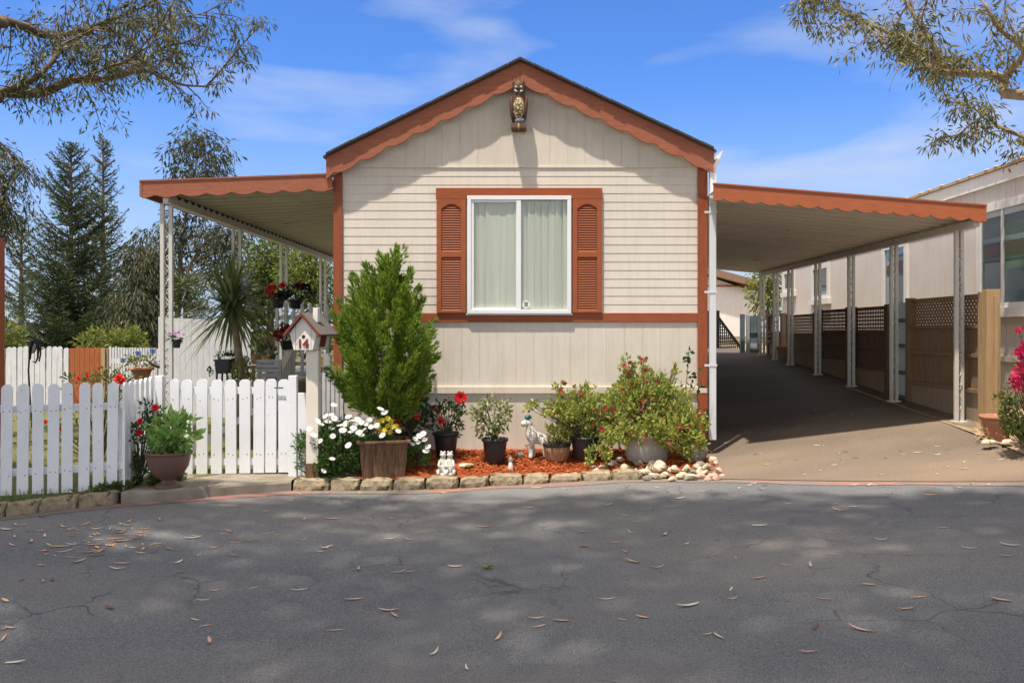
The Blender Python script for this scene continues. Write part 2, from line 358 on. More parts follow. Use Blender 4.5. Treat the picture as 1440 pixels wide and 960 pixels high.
    def build(s, name, mat, parent=None, loc=None, smooth=False, bevel=0):
        base = ROOT.get(parent.name, V((0,0,0))) if parent is not None else None
        if base is None:
            if loc is not None: base = V(loc)
            else:
                xs = [a[0] for a in s.v]; ys = [a[1] for a in s.v]; zs = [a[2] for a in s.v]
                base = V(((min(xs)+max(xs))/2, (min(ys)+max(ys))/2, min(zs)))
        me = bpy.data.meshes.new(name)
        me.from_pydata([(a[0]-base.x, a[1]-base.y, a[2]-base.z) for a in s.v], [], s.f)
        me.materials.append(m_[mat] if isinstance(mat, str) else mat)
        if smooth: me.polygons.foreach_set('use_smooth', [True]*len(me.polygons))
        me.update()
        o = bpy.data.objects.new(name, me); COL.objects.link(o)
        if parent is not None: o.parent = parent
        else: o.location = base
        ROOT[o.name] = base
        if bevel:
            b = o.modifiers.new('bevel', 'BEVEL'); b.width = bevel; b.segments = 2; b.limit_method = 'ANGLE'
        return o
ROOT = {}

def thing(name, loc, label, cat, group=None):
    o = bpy.data.objects.new(name, None); COL.objects.link(o); o.location = loc
    o.empty_display_size = .1; ROOT[o.name] = V(loc); tag(o, label, cat, group); return o
def tag(o, label, cat, group=None):
    o['label'] = label; o['category'] = cat
    if group: o['group'] = group
    return o
def kind(o, k): o['kind'] = k; return o
def kids(o): return [c for c in bpy.data.objects if c.parent == o]
def dup(root, loc, rz=0, label=None, group=None, scale=None, tree=None):
    def cp(o, par):
        c = o.copy(); COL.objects.link(c)
        if par is not None: c.parent = par
        for k in kids(o): cp(k, c)
        return c
    r = cp(root, None); r.location = loc; r.rotation_euler = (0,0,rz)
    if scale: r.scale = (scale,)*3
    if label: r['label'] = label
    if group: r['group'] = group
    return r
def rnd3(): 
    while True:
        p = V((R.uniform(-1,1), R.uniform(-1,1), R.uniform(-1,1)))
        if .01 < p.length < 1: return p
def lerp(a, b, t): return a+(b-a)*t
def interp(x, pts):
    if x <= pts[0][0]: return pts[0][1]
    for (a, p), (b, q) in zip(pts, pts[1:]):
        if x <= b: return p+(q-p)*(x-a)/(b-a)
    return pts[-1][1]

# ------------------------------------------------------------------ terrain
def road_z(X):
    u = X+.2
    return -.19+.033*(u+math.sqrt(u*u+.12))-(0 if X > -3 else 0)
def px_ground(px, py):
    X = 0
    for _ in range(40):
        Y = (EYE-road_z(X))*F/(py-HY); X = (px-CX)*Y/F
    return X, Y
EDGE = [px_ground(*p) for p in ((-260,764),(-120,745),(0,728),(50,722),(100,716),(160,709.5),(250,702.5),(330,696),(407,690.5),(480,690.5),(560,690),(640,687.5),(700,683.5),(790,678.5),(860,675.5),(940,674),(1000,674),(1100,676),(1200,677.5),(1320,678),(1440,678),(1600,679),(1800,681))]
EDGE.sort()
def edge_y(X): return interp(X, [(EDGE[0][0]-20, EDGE[0][1]-12)]+EDGE+[(EDGE[-1][0]+20, EDGE[-1][1]-2)])
def drive_z(X, Y):
    t = max(0, min(1, (X-2.05)/2.9)); ye = min(edge_y(X), 9.0)
    return interp(Y, [(ye, road_z(X)+.004), (9.8, .02+.385*t), (11.5, lerp(.17,.50,t)), (18, .93), (30, 1.1)])
def yard_z(X, Y):
    return interp(Y, [(edge_y(X), -.10), (edge_y(X)+.9, -.08), (12, 0)])
def bed_z(X, Y):
    e = edge_y(X)
    return interp(Y, [(e+.10, -.085+(.0 if X < 1 else .04*(X-1))), (e+.45, -.03+(.0 if X < 1 else .03*(X-1))), (9.756, .065)])+.012*mnoise.noise(V((X*3, Y*3, 1)))
def sheet(name, xs, ys, zf, mat, keep=None):
    b = MB(); idx = {}
    for i, x in enumerate(xs):
        for j, y in enumerate(ys):
            yy = y(x) if callable(y) else y
            idx[i, j] = len(b.v); b.v.append((x, yy, zf(x, yy)))
    for i in range(len(xs)-1):
        for j in range(len(ys)-1):
            f = (idx[i, j], idx[i+1, j], idx[i+1, j+1], idx[i, j+1])
            if keep is None or keep(sum(b.v[k][0] for k in f)/4, sum(b.v[k][1] for k in f)/4): b.f.append(f)
    return b.build(name, mat, loc=(0,0,0), smooth=True)
def rng(a, b, n): return [a+(b-a)*i/n for i in range(n+1)]

def ground_z(X, Y):
    e = edge_y(X) if abs(X) < 12 else edge_y(12 if X > 0 else -12)
    if Y < e+.35: z = road_z(min(X, 9))-.14
    elif X > 2.0: z = drive_z(min(X, 5), min(Y, 30))-.12
    else: z = yard_z(X, Y)-.12
    if Y < -3 or abs(X) > 25: z -= .1
    return z
gx = [-900,-300,-120,-60,-35]+rng(-20,20,80)+[35,60,120,300,900]
gy = [-300,-100,-40,-15]+rng(-6,32,76)+[40,60,100,200,400,900]
def gz(X, Y):
    z = ground_z(max(-20, min(20, X)), max(-6, min(32, Y)))
    f = max(0, min(1, (max(abs(X)-20, Y-32, -6-Y))/60)); return lerp(z, -.4, f)
kind(sheet('ground', gx, gy, gz, 'ground'), 'structure')
ex = [-22,-18,-14,-11]+rng(-9,9,72)+[11,14,18,22]
kind(sheet('road', ex, [-4,0,2]+[(lambda x, k=k: 3+(edge_y(x)+.06-3)*k/12) for k in range(13)], lambda x, y: road_z(min(x, 9))+.0, 'asphalt'), 'structure')
# worn red painted line beside the kerb
b = MB(); xs = [x for x in rng(-6, 5.5, 120)]
for i, x in enumerate(xs):
    e = edge_y(x)
    w = .15+.09*mnoise.noise(V((x*1.3, 0, 0)))+.03*mnoise.noise(V((x*6, 2, 0)))
    b.v += [(x, e-.02-w, road_z(x)+.004), (x, e+.03, road_z(x)+.004)]
    if i: b.f.append((2*i-2, 2*i, 2*i+1, 2*i-1))
kind(b.build('red_kerb_line', 'redline', loc=(0,0,0)), 'structure')
# driveway
def drive_right(y): return interp(y, [(7.4, 4.75), (9.6, 5.12), (30, 5.12)])
dy = [(lambda x, k=k: edge_y(x)-.0+(9.76-edge_y(x))*k/10) for k in range(11)]+rng(10.0, 24, 40)
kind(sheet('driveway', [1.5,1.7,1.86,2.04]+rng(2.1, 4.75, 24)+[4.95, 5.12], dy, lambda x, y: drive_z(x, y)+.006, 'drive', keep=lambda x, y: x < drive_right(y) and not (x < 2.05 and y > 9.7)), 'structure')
kind(sheet('soil', rng(4.72, 14, 20), rng(7.2, 26, 40), lambda x, y: drive_z(4.95, y)-.012+.02*mnoise.noise(V((x*2, y*2, 0))), 'dirt', keep=lambda x, y: y > edge_y(x)+.05), 'structure')
# lawn on the left and the mulch bed before the house
kind(sheet('lawn', rng(-16, -2.24, 60), [(lambda x, k=k: edge_y(x)+.10+(17-edge_y(x))*(k/30)**1.5) for k in range(31)], lambda x, y: yard_z(x, y)+.01*mnoise.noise(V((x*4, y*4, 0))), 'lawn'), 'structure')
kind(sheet('garden_bed', rng(-1.78, 2.06, 64), [(lambda x, k=k: edge_y(x)+.10+(9.77-edge_y(x)-.10)*k/20) for k in range(21)], bed_z, 'mulchbed', keep=lambda x, y: x < 1.86+.06*math.sin(y*9) or y > 9.7), 'structure')
kind(sheet('garden_soil', rng(-2.36, -1.74, 10), [(lambda x, k=k: edge_y(x)+.10+(9.77-edge_y(x)-.10)*k/12) for k in range(13)], lambda x, y: bed_z(x, y)-.012, 'dirt'), 'structure')

# ------------------------------------------------------------------ world, sun, camera
cam = bpy.data.cameras.new('camera'); co = bpy.data.objects.new('camera', cam); COL.objects.link(co)
co.location = (0, 0, EYE); co.rotation_euler = (rad(90), 0, 0)
cam.sensor_width = 36; cam.lens = F/1440*36; cam.shift_x = (720-CX)/1440; cam.shift_y = (HY-480)/1440
cam.clip_start = .05; cam.clip_end = 3000; sc.camera = co
SUN = V((.20, .27, -1.0)).normalized()
sl = bpy.data.lights.new('sun', 'SUN'); sl.energy = 2.9; sl.angle = rad(1.1); sl.color = (1, .91, .78)
so = bpy.data.objects.new('sun', sl); COL.objects.link(so); so.rotation_euler = SUN.to_track_quat('-Z', 'Y').to_euler()
so.location = (-10, -14, 40)
SKYTINT = (.25, .395, .63)
w = bpy.data.worlds.new('World'); sc.world = w; w.use_nodes = True
nt = w.node_tree; nt.nodes.clear()
wo = nd(nt, 'ShaderNodeOutputWorld'); bg = nd(nt, 'ShaderNodeBackground'); bg.inputs[1].default_value = .13
sky = nd(nt, 'ShaderNodeTexSky', sky_type='NISHITA'); sky.sun_disc = False
sky.sun_elevation = math.asin(-SUN.z); sky.sun_rotation = math.atan2(-SUN.x, -SUN.y)
sky.air_density = 1.0; sky.dust_density = .25; sky.ozone_density = 2.0; sky.altitude = 50
tc = nd(nt, 'ShaderNodeTexCoord')
hs = nd(nt, 'ShaderNodeHueSaturation'); hs.inputs['Saturation'].default_value = 1.05; hs.inputs['Value'].default_value = 1.0
nt.links.new(sky.outputs[0], hs.inputs['Color'])
def cloudlayer(scale, rot, s, lo, hi, seed):
    mp = nd(nt, 'ShaderNodeMapping'); mp.inputs['Scale'].default_value = scale; mp.inputs['Rotation'].default_value = rot
    mp.inputs['Location'].default_value = seed
    nt.links.new(tc.outputs['Generated'], mp.inputs[0])
    n = nd(nt, 'ShaderNodeTexNoise'); n.inputs['Scale'].default_value = s; n.inputs['Detail'].default_value = 5; n.inputs['Roughness'].default_value = .5
    n.inputs['Distortion'].default_value = .35
    nt.links.new(mp.outputs[0], n.inputs['Vector'])
    return ramp(nt, n.outputs[0], [(lo, (0,0,0)), (hi, (1,1,1))])
sep = nd(nt, 'ShaderNodeSeparateXYZ'); nt.links.new(tc.outputs['Generated'], sep.inputs[0])
def maprange(sock, lo, hi):
    m = nd(nt, 'ShaderNodeMapRange', interpolation_type='SMOOTHSTEP'); m.inputs[1].default_value = lo; m.inputs[2].default_value = hi
    nt.links.new(sock, m.inputs[0]); return m.outputs[0]
def mul(x, y):
    m = nd(nt, 'ShaderNodeMath', operation='MULTIPLY'); nt.links.new(x, m.inputs[0])
    if isinstance(y, (int, float)): m.inputs[1].default_value = y
    else: nt.links.new(y, m.inputs[1])
    return m.outputs[0]
c1 = cloudlayer((1, 1, 4.6), (0, rad(-10), 0), 2.3, .50, .74, (3.9, 1.2, .7))
c2 = cloudlayer((1, 1, 1.5), (0, 0, 0), 1.4, .25, .65, (1.3, 4.2, 2.4))
neg = nd(nt, 'ShaderNodeMath', operation='MULTIPLY'); neg.inputs[1].default_value = -1.0; nt.links.new(sep.outputs[1], neg.inputs[0])
mxm = nd(nt, 'ShaderNodeMath', operation='MAXIMUM'); nt.links.new(maprange(sep.outputs[2], .38, .62), mxm.inputs[0]); nt.links.new(maprange(neg.outputs[0], -.1, .45), mxm.inputs[1])
fill_veil = mul(mxm.outputs[0], mul(c2, .9))  # unseen bright veil above and behind the camera, added as fill light
skyb = mix(nt, 1.0, hs.outputs[0], SKYTINT, 'MULTIPLY')
skyc = mix(nt, mul(c1, .72), skyb, (2.3, 2.45, 2.8))
lowhaze = nd(nt, 'ShaderNodeMapRange', interpolation_type='SMOOTHSTEP'); lowhaze.inputs[1].default_value = -.02; lowhaze.inputs[2].default_value = .30; lowhaze.inputs[3].default_value = .8; lowhaze.inputs[4].default_value = 0
nt.links.new(sep.outputs[2], lowhaze.inputs[0])
skyc = mix(nt, lowhaze.outputs[0], skyc, (1.75, 2.0, 2.4))
skyc = mix(nt, fill_veil, skyc, (8.8, 8.2, 7.2))
nt.links.new(skyc, bg.inputs[0]); nt.links.new(bg.outputs[0], wo.inputs[0])
sc.view_settings.view_transform = 'Standard'; sc.view_settings.look = 'None'
sc.view_settings.exposure = 1.3; sc.view_settings.gamma = 1
sc.cycles.max_bounces = 8; sc.cycles.transparent_max_bounces = 12

m_['boxtrim'] = MAT('dark_red_brown_trim', (.17,.055,.032), (.12,.04,.025), 14, rough=.7, bmp=.2)
m_['cedar'] = MAT('brown_cedar', (.24,.155,.095), (.165,.105,.065), 8, (8,8,.5), .85, .4, 30)
# ------------------------------------------------------------------ the mobile home
Y0 = 9.756; S = F/Y0
def hx(px): return (px-CX)/S
def hz(py): return EYE+(HY-py)/S
def scallop(P0, P1, h, amp, period, thick, mbx=None, ph=0.0, cusp=.75):
    """board from P0 to P1 along its top edge, wavy lower edge, extruded towards +Y"""
    P0, P1 = V(P0), V(P1); L = (P1-P0).length; n = max(8, int(L/.02))
    d = (P1-P0)/n; mbx = mbx or MB(); o = len(mbx.v)
    for i in range(n+1):
        p = P0+d*i
        wv = abs(math.cos(math.pi*(i*L/n/period+ph)))**cusp
        q = p-V((0, 0, h+amp*(wv-.5)))
        mbx.v += [tuple(p), tuple(q), tuple(p+V((0,thick,0))), tuple(q+V((0,thick,0)))]
    for i in range(n):
        a = o+4*i; c = a+4
        mbx.f += [(a, a+1, c+1, c), (a+2, c+2, c+3, a+3), (a, c, c+2, a+2), (a+1, a+3, c+3, c+1)]
    mbx.f += [(o, o+2, o+3, o+1), (o+4*n, o+4*n+1, o+4*n+3, o+4*n+2)]
    return mbx

house = thing('mobile_home', (0, Y0, 0), 'cream single storey mobile home with red brown trim, scalloped gable fascia and shuttered front window', 'house')
HL, HR = hx(471), hx(993); HB = Y0+14.5
zE = hz(236); zBel0, zBel1 = hz(453), hz(440); zSk0, zSk1 = hz(553), hz(543)
apx, apz = hx(732), hz(92)
# body behind the cladding
WY = Y0+.0006
pts = [(HL+.01, WY, -.1), (HR-.01, WY, -.1), (HR-.01, WY, 3.40), (apx, WY, apz-.1), (HL+.01, WY, 3.32)]
b = MB().prism(pts, (0, HB-Y0, 0)); b.build('wall', 'panel', house)
# lap siding, courses along X
b = MB(); nC = 17; ch = (zE-zBel1)/nC
for i in range(nC):
    z0 = zBel1+i*ch
    b.prism([(HL, Y0+.02, z0), (HL, Y0-.0045, z0), (HL, Y0-.001, z0+ch-.004), (HL, Y0+.02, z0+ch-.004)], (HR-HL, 0, 0))
b.build('lap_siding', 'siding', house)
# gable boards with vertical grooves
b = MB(); x = HL; step = 25.2/S
def gable_top(x): return (lerp(3.33, apz-.06, (x-HL)/(apx-HL)) if x < apx else lerp(apz-.06, 3.40, (x-apx)/(HR-apx)))
while x < HR-.01:
    x1 = min(x+step-.004, HR)
    t0, t1 = gable_top(x), gable_top(x1)
    if t0 > zE+.01 and t1 > zE+.01:
        ps = [(x, Y0-.003, zE+.008), (x1, Y0-.003, zE+.008), (x1, Y0-.003, t1), (x, Y0-.003, t0)]
        if x < apx < x1: ps = ps[:3]+[(apx, Y0-.003, apz-.06)]+ps[3:]
        b.prism(ps, (0, .025, 0))
    x += step
b.build('gable_panel', 'panel', house)
b = MB(); b.box(HL, HR, Y0-.014, Y0+.02, zE-.002, zE+.012); b.build('gable_flashing', 'creamtrim', house)
# lower panel and skirting with grooves
for nm, z0, z1, yy in (('lower_panel', zSk1, zBel0, -.003), ('skirting', -.1, zSk0, -.001)):
    b = MB(); x = HL
    while x < HR-.01:
        x1 = min(x+step*1.01-.0025, HR); b.box(x, x1, Y0+yy, Y0+.02, z0, z1); x += step*1.01
    b.build(nm, 'panel', house)
b = MB(); b.box(HL-.01, HR+.01, Y0-.03, Y0+.02, zSk0, zSk1); b.build('skirting_ledge', 'creamtrim', house, bevel=.004)
b = MB(); b.box(HL+.09, HR-.10, Y0-.022, Y0+.02, zBel0, zBel1-.001); b.build('belt_board', 'trim', house, bevel=.003)
# corner boards
b = MB(); b.box(HL-.012, HL+.088, Y0-.03, Y0+.1, .06, 3.36); b.build('corner_board', 'trimv', house, bevel=.003)
b = MB(); b.box(HR-.10, HR+.012, Y0-.03, Y0+.1, .16, 3.42); b.build('corner_board', 'trimv', house, bevel=.003)
# roof
OV = .125; YF = Y0-OV
kF = YF/Y0
def hp(px, py, Y=YF): return at(px, py, Y)
A, Lf, Rf = hp(731.5, 87), hp(458.5, 221), hp(1003.5, 213)
b = MB(); th = .03
for (p, q) in ((A, Lf), (A, Rf)):
    d = (q-p).normalized(); q2 = q+d*.03; up = V((0,0,th))
    b.add([p-V((0,.03,0)), q2-V((0,.03,0)), q2+V((0,HB+.2-YF,0)), p+V((0,HB+.2-YF,0)),
           p-V((0,.03,0))+up, q2-V((0,.03,0))+up*.8, q2+V((0,HB+.2-YF,0))+up*.8, p+V((0,HB+.2-YF,0))+up],
          [(0,1,2,3),(4,7,6,5),(0,4,5,1),(1,5,6,2),(2,6,7,3),(3,7,4,0)])
b.build('roof', 'shingle', house)
def shingle_edge():
    bb = MB()
    for (p, q) in ((A, Lf), (A, Rf)):
        L = (q-p).length; n = int(L/.16)
        for i in range(n):
            a = p.lerp(q, i/n); c = p.lerp(q, (i+.96)/n)
            o = R.uniform(0, .012)
            bb.add([a+V((0,-.042-o,.018)), c+V((0,-.042-o,.018)), c+V((0,.2,.018)), a+V((0,.2,.018)), a+V((0,-.042-o,.044)), c+V((0,-.042-o,.041)), c+V((0,.2,.041)), a+V((0,.2,.044))],
                   [(0,1,2,3),(4,7,6,5),(0,4,5,1),(1,5,6,2),(2,6,7,3),(3,7,4,0)])
    return bb
shingle_edge().build('roof_shingle_edge', 'shingle', house)
hh = .235
scallop(A-V((.0015,0,.0)), Lf, hh, .043, .335, .024, cusp=.8, ph=.5).build('rake_fascia', 'rake', house)
scallop(A+V((.0015,0,.0)), Rf, hh, .043, .335, .024, cusp=.8, ph=.5).build('rake_fascia', 'rake', house)
# soffit boxes behind the fascia
for p, q in ((A, Lf), (A, Rf)):
    b = MB(); dn = V((0,0,-.20)); yb = V((0, OV-.004, 0)); yf = V((0,.026,0))
    b.add([p+yf-V((0,0,.004)), q+yf-V((0,0,.004)), q+yb-V((0,0,.004)), p+yb-V((0,0,.004)), p+yf+dn, q+yf+dn, q+yb+dn*1.16, p+yb+dn*1.16],
          [(0,1,2,3),(4,7,6,5),(0,4,5,1),(1,5,6,2),(2,6,7,3),(3,7,4,0)])
    b.build('soffit', 'creamtrim', house)
# side eaves
b = MB(); b.box(Lf.x+.0, Lf.x+.02, YF+.03, HB, Lf.z-.16, Lf.z); b.build('eave_board', 'fascia', house)
b = MB(); b.box(Rf.x-.02, Rf.x, YF+.03, HB, Rf.z-.16, Rf.z); b.build('eave_board', 'fascia', house)
# gutter and downspout on the right
g = MB(); gx0 = Rf.x+.004
prof = [(0,0),(.0,-.10),(.06,-.10),(.085,-.05),(.10,0),(.09,0),(.078,-.05),(.055,-.09),(.008,-.09),(.008,0)]
g.prism([(gx0+a, YF-.0, Rf.z+.01+c) for a, c in prof], (0, HB-YF, 0)); gut = g.build('gutter', 'downspout', house)
b = MB(); dxx = hx(998.5)+.015
b.box(dxx-.036, dxx+.036, Y0-.10, Y0-.03, hz(617), 3.28)
b.bar((dxx, Y0-.065, 3.27), (gx0+.05, Y0-.03, Rf.z-.085), .07, .065)
ds = b.build('downspout', 'downspout', house, bevel=.006)
for zz in (hz(513)-.0, hz(300), hz(411)):
    MB().box(dxx-.10, dxx+.044, Y0-.105, Y0-.101, zz-.012, zz+.012).build('strap', 'downspout', ds)
MB().box(HR-.085, HR+.005, Y0-.034, Y0-.031, hz(552), hz(545)).build('vent_cover', 'creamtrim', house)
# window
wx0, wx1, wz0, wz1 = hx(657.5), hx(803), hz(441), hz(276.5)
wf = MB(); t = .045; yf0 = Y0-.062
wf.box(wx0, wx1, yf0, Y0+.0, wz1-t, wz1); wf.box(wx0, wx1, yf0, Y0+.0, wz0, wz0+t)
wf.box(wx0, wx0+t, yf0, Y0+.0, wz0+t, wz1-t); wf.box(wx1-t, wx1, yf0, Y0+.0, wz0+t, wz1-t)
win = wf.build('window', 'frame', house, bevel=.004)
mx_ = hx(729.5)
b = MB(); b.box(mx_-.027, mx_+.027, yf0+.004, Y0-.01, wz0+t, wz1-t)
b.box(wx0+t, wx0+t+.03, yf0+.012, Y0-.012, wz0+t, wz1-t)
b.box(wx0+t+.03, mx_-.027, yf0+.012, Y0-.012, wz1-t-.03, wz1-t); b.box(wx0+t+.03, mx_-.027, yf0+.012, Y0-.012, wz0+t, wz0+t+.022)
b.build('sash', 'frame', win, bevel=.003)
MB().box(wx0+t+.02, mx_, Y0-.034, Y0-.031, wz0+t, wz1-t).build('glass', 'glass', win)
MB().box(mx_, wx1-t, Y0-.042, Y0-.039, wz0+t, wz1-t).build('glass', 'glass', win)
b = MB(); x = wx0+t+.002; k = 0
while x < wx1-t-.01:
    a = R.uniform(-.05, .42); wd = .086
    b.obox((x+wd/2, Y0-.0135+.003*math.sin(k*2.1), (wz0+wz1)/2), wd, .003, wz1-wz0-2*t-.01, Matrix.Rotation(a, 3, 'Z')); x += wd*.93; k += 1
b.build('vertical_blind', 'blind', win)
MB().box(wx0+t, wx1-t, Y0-.002, Y0+.019, wz0+t, wz1-t).build('dark_interior', 'blind2', win)
st = MB(); sx_, sz_ = hx(740), hz(428)
st.prism([(sx_+.046*math.cos(a), Y0-.0445, sz_+.046*math.sin(a)) for a in [2*math.pi*i/24 for i in range(24)]], (0,.0015,0))
stk = st.build('sticker', 'sticker', win)
b = MB(); b.box(sx_-.02, sx_+.02, Y0-.0465, Y0-.0452, sz_-.024, sz_+.018); b.box(sx_-.026, sx_+.026, Y0-.0465, Y0-.0452, sz_+.020, sz_+.026)
b.build('sticker_print', 'stickerdark', stk)
MB().box(wx0-.012, wx1+.012, Y0-.05, Y0-.0, wz0-.014, wz0-.001).build('sill', 'frame', win)
# header board, shutters
MB().box(hx(613.5), hx(846.5), Y0-.040, Y0-.009, hz(281), hz(265)).build('header_board', 'trim', house, bevel=.003)
def shutter(x0, x1):
    z0, z1 = hz(440), hz(281.5); st_ = .055; y0, y1 = Y0-.045, Y0-.009
    zm0, zm1 = hz(362), hz(354)
    b = MB()
    b.box(x0, x0+st_, y0, y1, z0, z1); b.box(x1-st_, x1, y0, y1, z0, z1)
    b.box(x0+st_, x1-st_, y0, y1, z0, z0+.03); b.box(x0+st_, x1-st_, y0, y1, zm0, zm1)
    # arched top rail
    zt = hz(289.5); n = 14
    for i in range(n):
        a0, a1 = i/n, (i+1)/n
        def arc(a):
            u = 2*a-1; return zt-.045+.055*max(0, math.cos(u*math.pi/2))**.8
        xa, xb = lerp(x0+st_, x1-st_, a0), lerp(x0+st_, x1-st_, a1)
        b.prism([(xa, y0, arc(a0)), (xb, y0, arc(a1)), (xb, y0, z1), (xa, y0, z1)], (0, y1-y0, 0))
    s = b.build('shutter', 'shutter', house, bevel=.003)
    b = MB()
    for (za, zb) in ((z0+.032, zm0-.002), (zm1+.002, zt+.02)):
        z = za
        while z < zb-.02:
            b.prism([(x0+st_, y0+.006, z), (x0+st_, y0+.012, z), (x0+st_, y1, z+.026), (x0+st_, y1-.008, z+.028)], (x1-x0-2*st_, 0, 0)); z += .0275
    b.build('louvre_panel', 'shutter', s)
    MB().box(x0+st_, x1-st_, y1-.003, y1-.001, z0, z1).build('backing', 'shutter', s)
shutter(hx(614.5), hx(655.5)); shutter(hx(805), hx(846))

# owl on the gable
def ow(px, py): return at(px, py, Y0-.13)
oc = ow(729.5, 182); owl = thing('owl_statue', oc, 'painted owl decoy with cream speckled breast on a small perch under the gable peak', 'owl statue')
ox, oz = oc.x, oc.z; oy = Y0-.13; OH = hz(118)-hz(176)
b = MB(); b.lathe([(.02,.0),(.055,.02),(.075,.10),(.083,.2),(.08,.29),(.062,.34),(.068,.38),(.074,.42),(.066,.47),(.03,.495),(.005,.5)], (ox, oy, oz+.05), 20, 1, .85)
b.build('body', 'owlbrown', owl, smooth=True)
b = MB(); b.ell((ox, oy-.028, oz+.235), .066, .058, .15, 16, 12); b.build('breast', 'owlbreast', owl, smooth=True)
for s in (-1, 1):
    b = MB(); b.ell((ox+s*.075, oy-.0, oz+.22), .024, .06, .155, 12, 10, Matrix.Rotation(s*.08, 3, 'Y')); b.build('wing', 'owlbrown', owl, smooth=True)
    b = MB(); b.lathe([(.026,0),(.018,.03),(.004,.065)], (ox+s*.045, oy-.015, oz+.505), 8); b.build('ear_tuft', 'owlbrown', owl, smooth=True)
    b = MB(); b.ell((ox+s*.029, oy-.062, oz+.455), .022, .014, .022, 12, 8); e = b.build('eye_disc', 'owlgrey', owl, smooth=True)
    b = MB(); b.ell((ox+s*.029, oy-.075, oz+.455), .010, .006, .010, 10, 6); b.build('eye', 'yellow', e, smooth=True)
    b = MB(); b.ell((ox+s*.03, oy-.062, oz+.415), .022, .012, .010, 10, 6, Matrix.Rotation(s*-.5, 3, 'Y')); b.build('cheek', 'white', owl, smooth=True)
b = MB(); b.lathe([(.012,0),(.006,-.02),(.001,-.034)], (ox, oy-.078, oz+.445), 8); b.build('beak', 'blackmetal', owl, smooth=True)
b = MB(); b.ell((ox+.012, oy-.02, oz+.085), .062, .05, .05, 12, 8); b.build('tail', 'owlgrey', owl, smooth=True)
b = MB(); b.prism([(ox-.085, oy-.06, oz), (ox+.085, oy-.06, oz), (ox+.085, oy-.06, oz+.052), (ox+.03, oy-.06, oz+.06), (ox-.03, oy-.06, oz+.06), (ox-.085, oy-.06, oz+.052)], (0, .185, 0)); pr = b.build('perch', 'darkwood', owl, bevel=.006)
b = MB(); b.ell((ox+.0, oy-.066, oz+.018), .014, .01, .036, 8, 6); b.build('foot', 'yellowpot', owl, smooth=True)

# ------------------------------------------------------------------ awnings
def pan_roof(mbx, xa, za, xb, zb, y0, y1, pitch=.27, dep=-.055):
    """ribbed pans running along X; profile along Y"""
    prof = []; y = y0
    while y < y1:
        prof += [(y, 0), (y+pitch*.78, 0), (y+pitch*.80, dep), (y+pitch*.955, dep), (y+pitch*.975, 0)]; y += pitch
    prof.append((y1, 0)); n = len(prof)
    vs = [(xa, yy, za+zz) for yy, zz in prof]+[(xb, yy, zb+zz) for yy, zz in prof]
    th = .004; vs += [(a, b_, c+th) for a, b_, c in vs]
    fs = [(i, i+1, n+i+1, n+i) for i in range(n-1)]+[(2*n+i, 3*n+i, 3*n+i+1, 2*n+i+1) for i in range(n-1)]
    fs += [(i, 2*n+i, 2*n+i+1, i+1) for i in range(n-1)]+[(n+i, n+i+1, 3*n+i+1, 3*n+i) for i in range(n-1)]
    return mbx.add(vs, fs)
def post(root, x, y, z0, z1, dx=.085, dyy=.03, leg=.042, mat='metalwhite'):
    b = MB()
    for s in (-1, 1): b.box(x+s*dx/2-leg/2, x+s*dx/2+leg/2, y+s*dyy/2-leg/2, y+s*dyy/2+leg/2, z0, z1)
    b.box(x-dx/2-leg/2-.01, x+dx/2+leg/2+.01, y-dyy/2-leg/2-.01, y+dyy/2+leg/2+.01, z0-.01, z0+.012)
    p = b.build('post', mat, root, bevel=.003)
    b = MB(); h = z1-z0; n = int(h/.42)
    for i in range(n):
        za = z0+.12+i*(h-.25)/n; L = (h-.25)/n
        pts = [(x+math.sin(k/14*2*math.pi)*(dx/2-.006), y+math.sin(k/14*2*math.pi)*.012, za+L*k/14) for k in range(15)]
        b.tube(pts, .009, 5)
        for s, zz in ((-1, .30), (1, .72)):
            c = V((x+s*.012, y, za+L*zz))
            b.tube([c+V((math.cos(k*.55)*(.026-k*.0014), 0, math.sin(k*.55)*(.034-k*.0016))) for k in range(14)], .007, 5)
    b.build('scrollwork', 'scroll', p, smooth=True)
    return p
# left patio awning
YA = 9.66; XL = -4.14
aw = thing('patio_awning', (XL, 9.8, 0), 'ribbed metal patio awning with faded red brown scalloped fascia beside the cordyline palm', 'awning')
fa, fb = at(200, 256, YA), at(467, 246, YA)
zaw_o, zaw_i = fa.z-.055, fb.z-.055
scallop(fa, fb, .165, .035, .29, .022, cusp=.9).build('fascia', 'rake', aw)
MB().box(fa.x-.03, fa.x-.0, YA-.004, 18.05, fa.z-.165, fa.z+.004).build('side_fascia', 'rake', aw)
MB().box(fa.x-.03, fb.x, YA-.012, YA+.2, fa.z+.006, fa.z+.014) if False else None
b = MB(); b.prism([fa+V((-.03,-.01,.002)), fb+V((0,-.01,.002)), fb+V((0,-.01,.02)), fa+V((-.03,-.01,.02))], (0,.06,0)); b.build('drip_edge', 'rake', aw)
b = MB(); pan_roof(b, fa.x+.0, fa.z-.06, HL-.02, fb.z-.045, YA+.024, 18.0); b.build('roof_pan', 'awnpan', aw)
zb = fa.z-.10
b = MB(); b.box(XL-.03, XL+.03, YA+.04, 17.95, zb-.13, zb-.012); b.box(XL-.035, XL+.06, YA+.04, 17.95, zb-.14, zb-.13); b.build('beam', 'metalwhite', aw)
b = MB()
yy = YA+.05
while yy < 17.9: b.prism([(XL+.036, yy, zb-.02), (XL+.036, yy+.08, zb-.06), (XL+.036, yy+.16, zb-.02)], (.01,0,0)); yy += .2
b.build('rib_closure', 'blackmetal', aw)
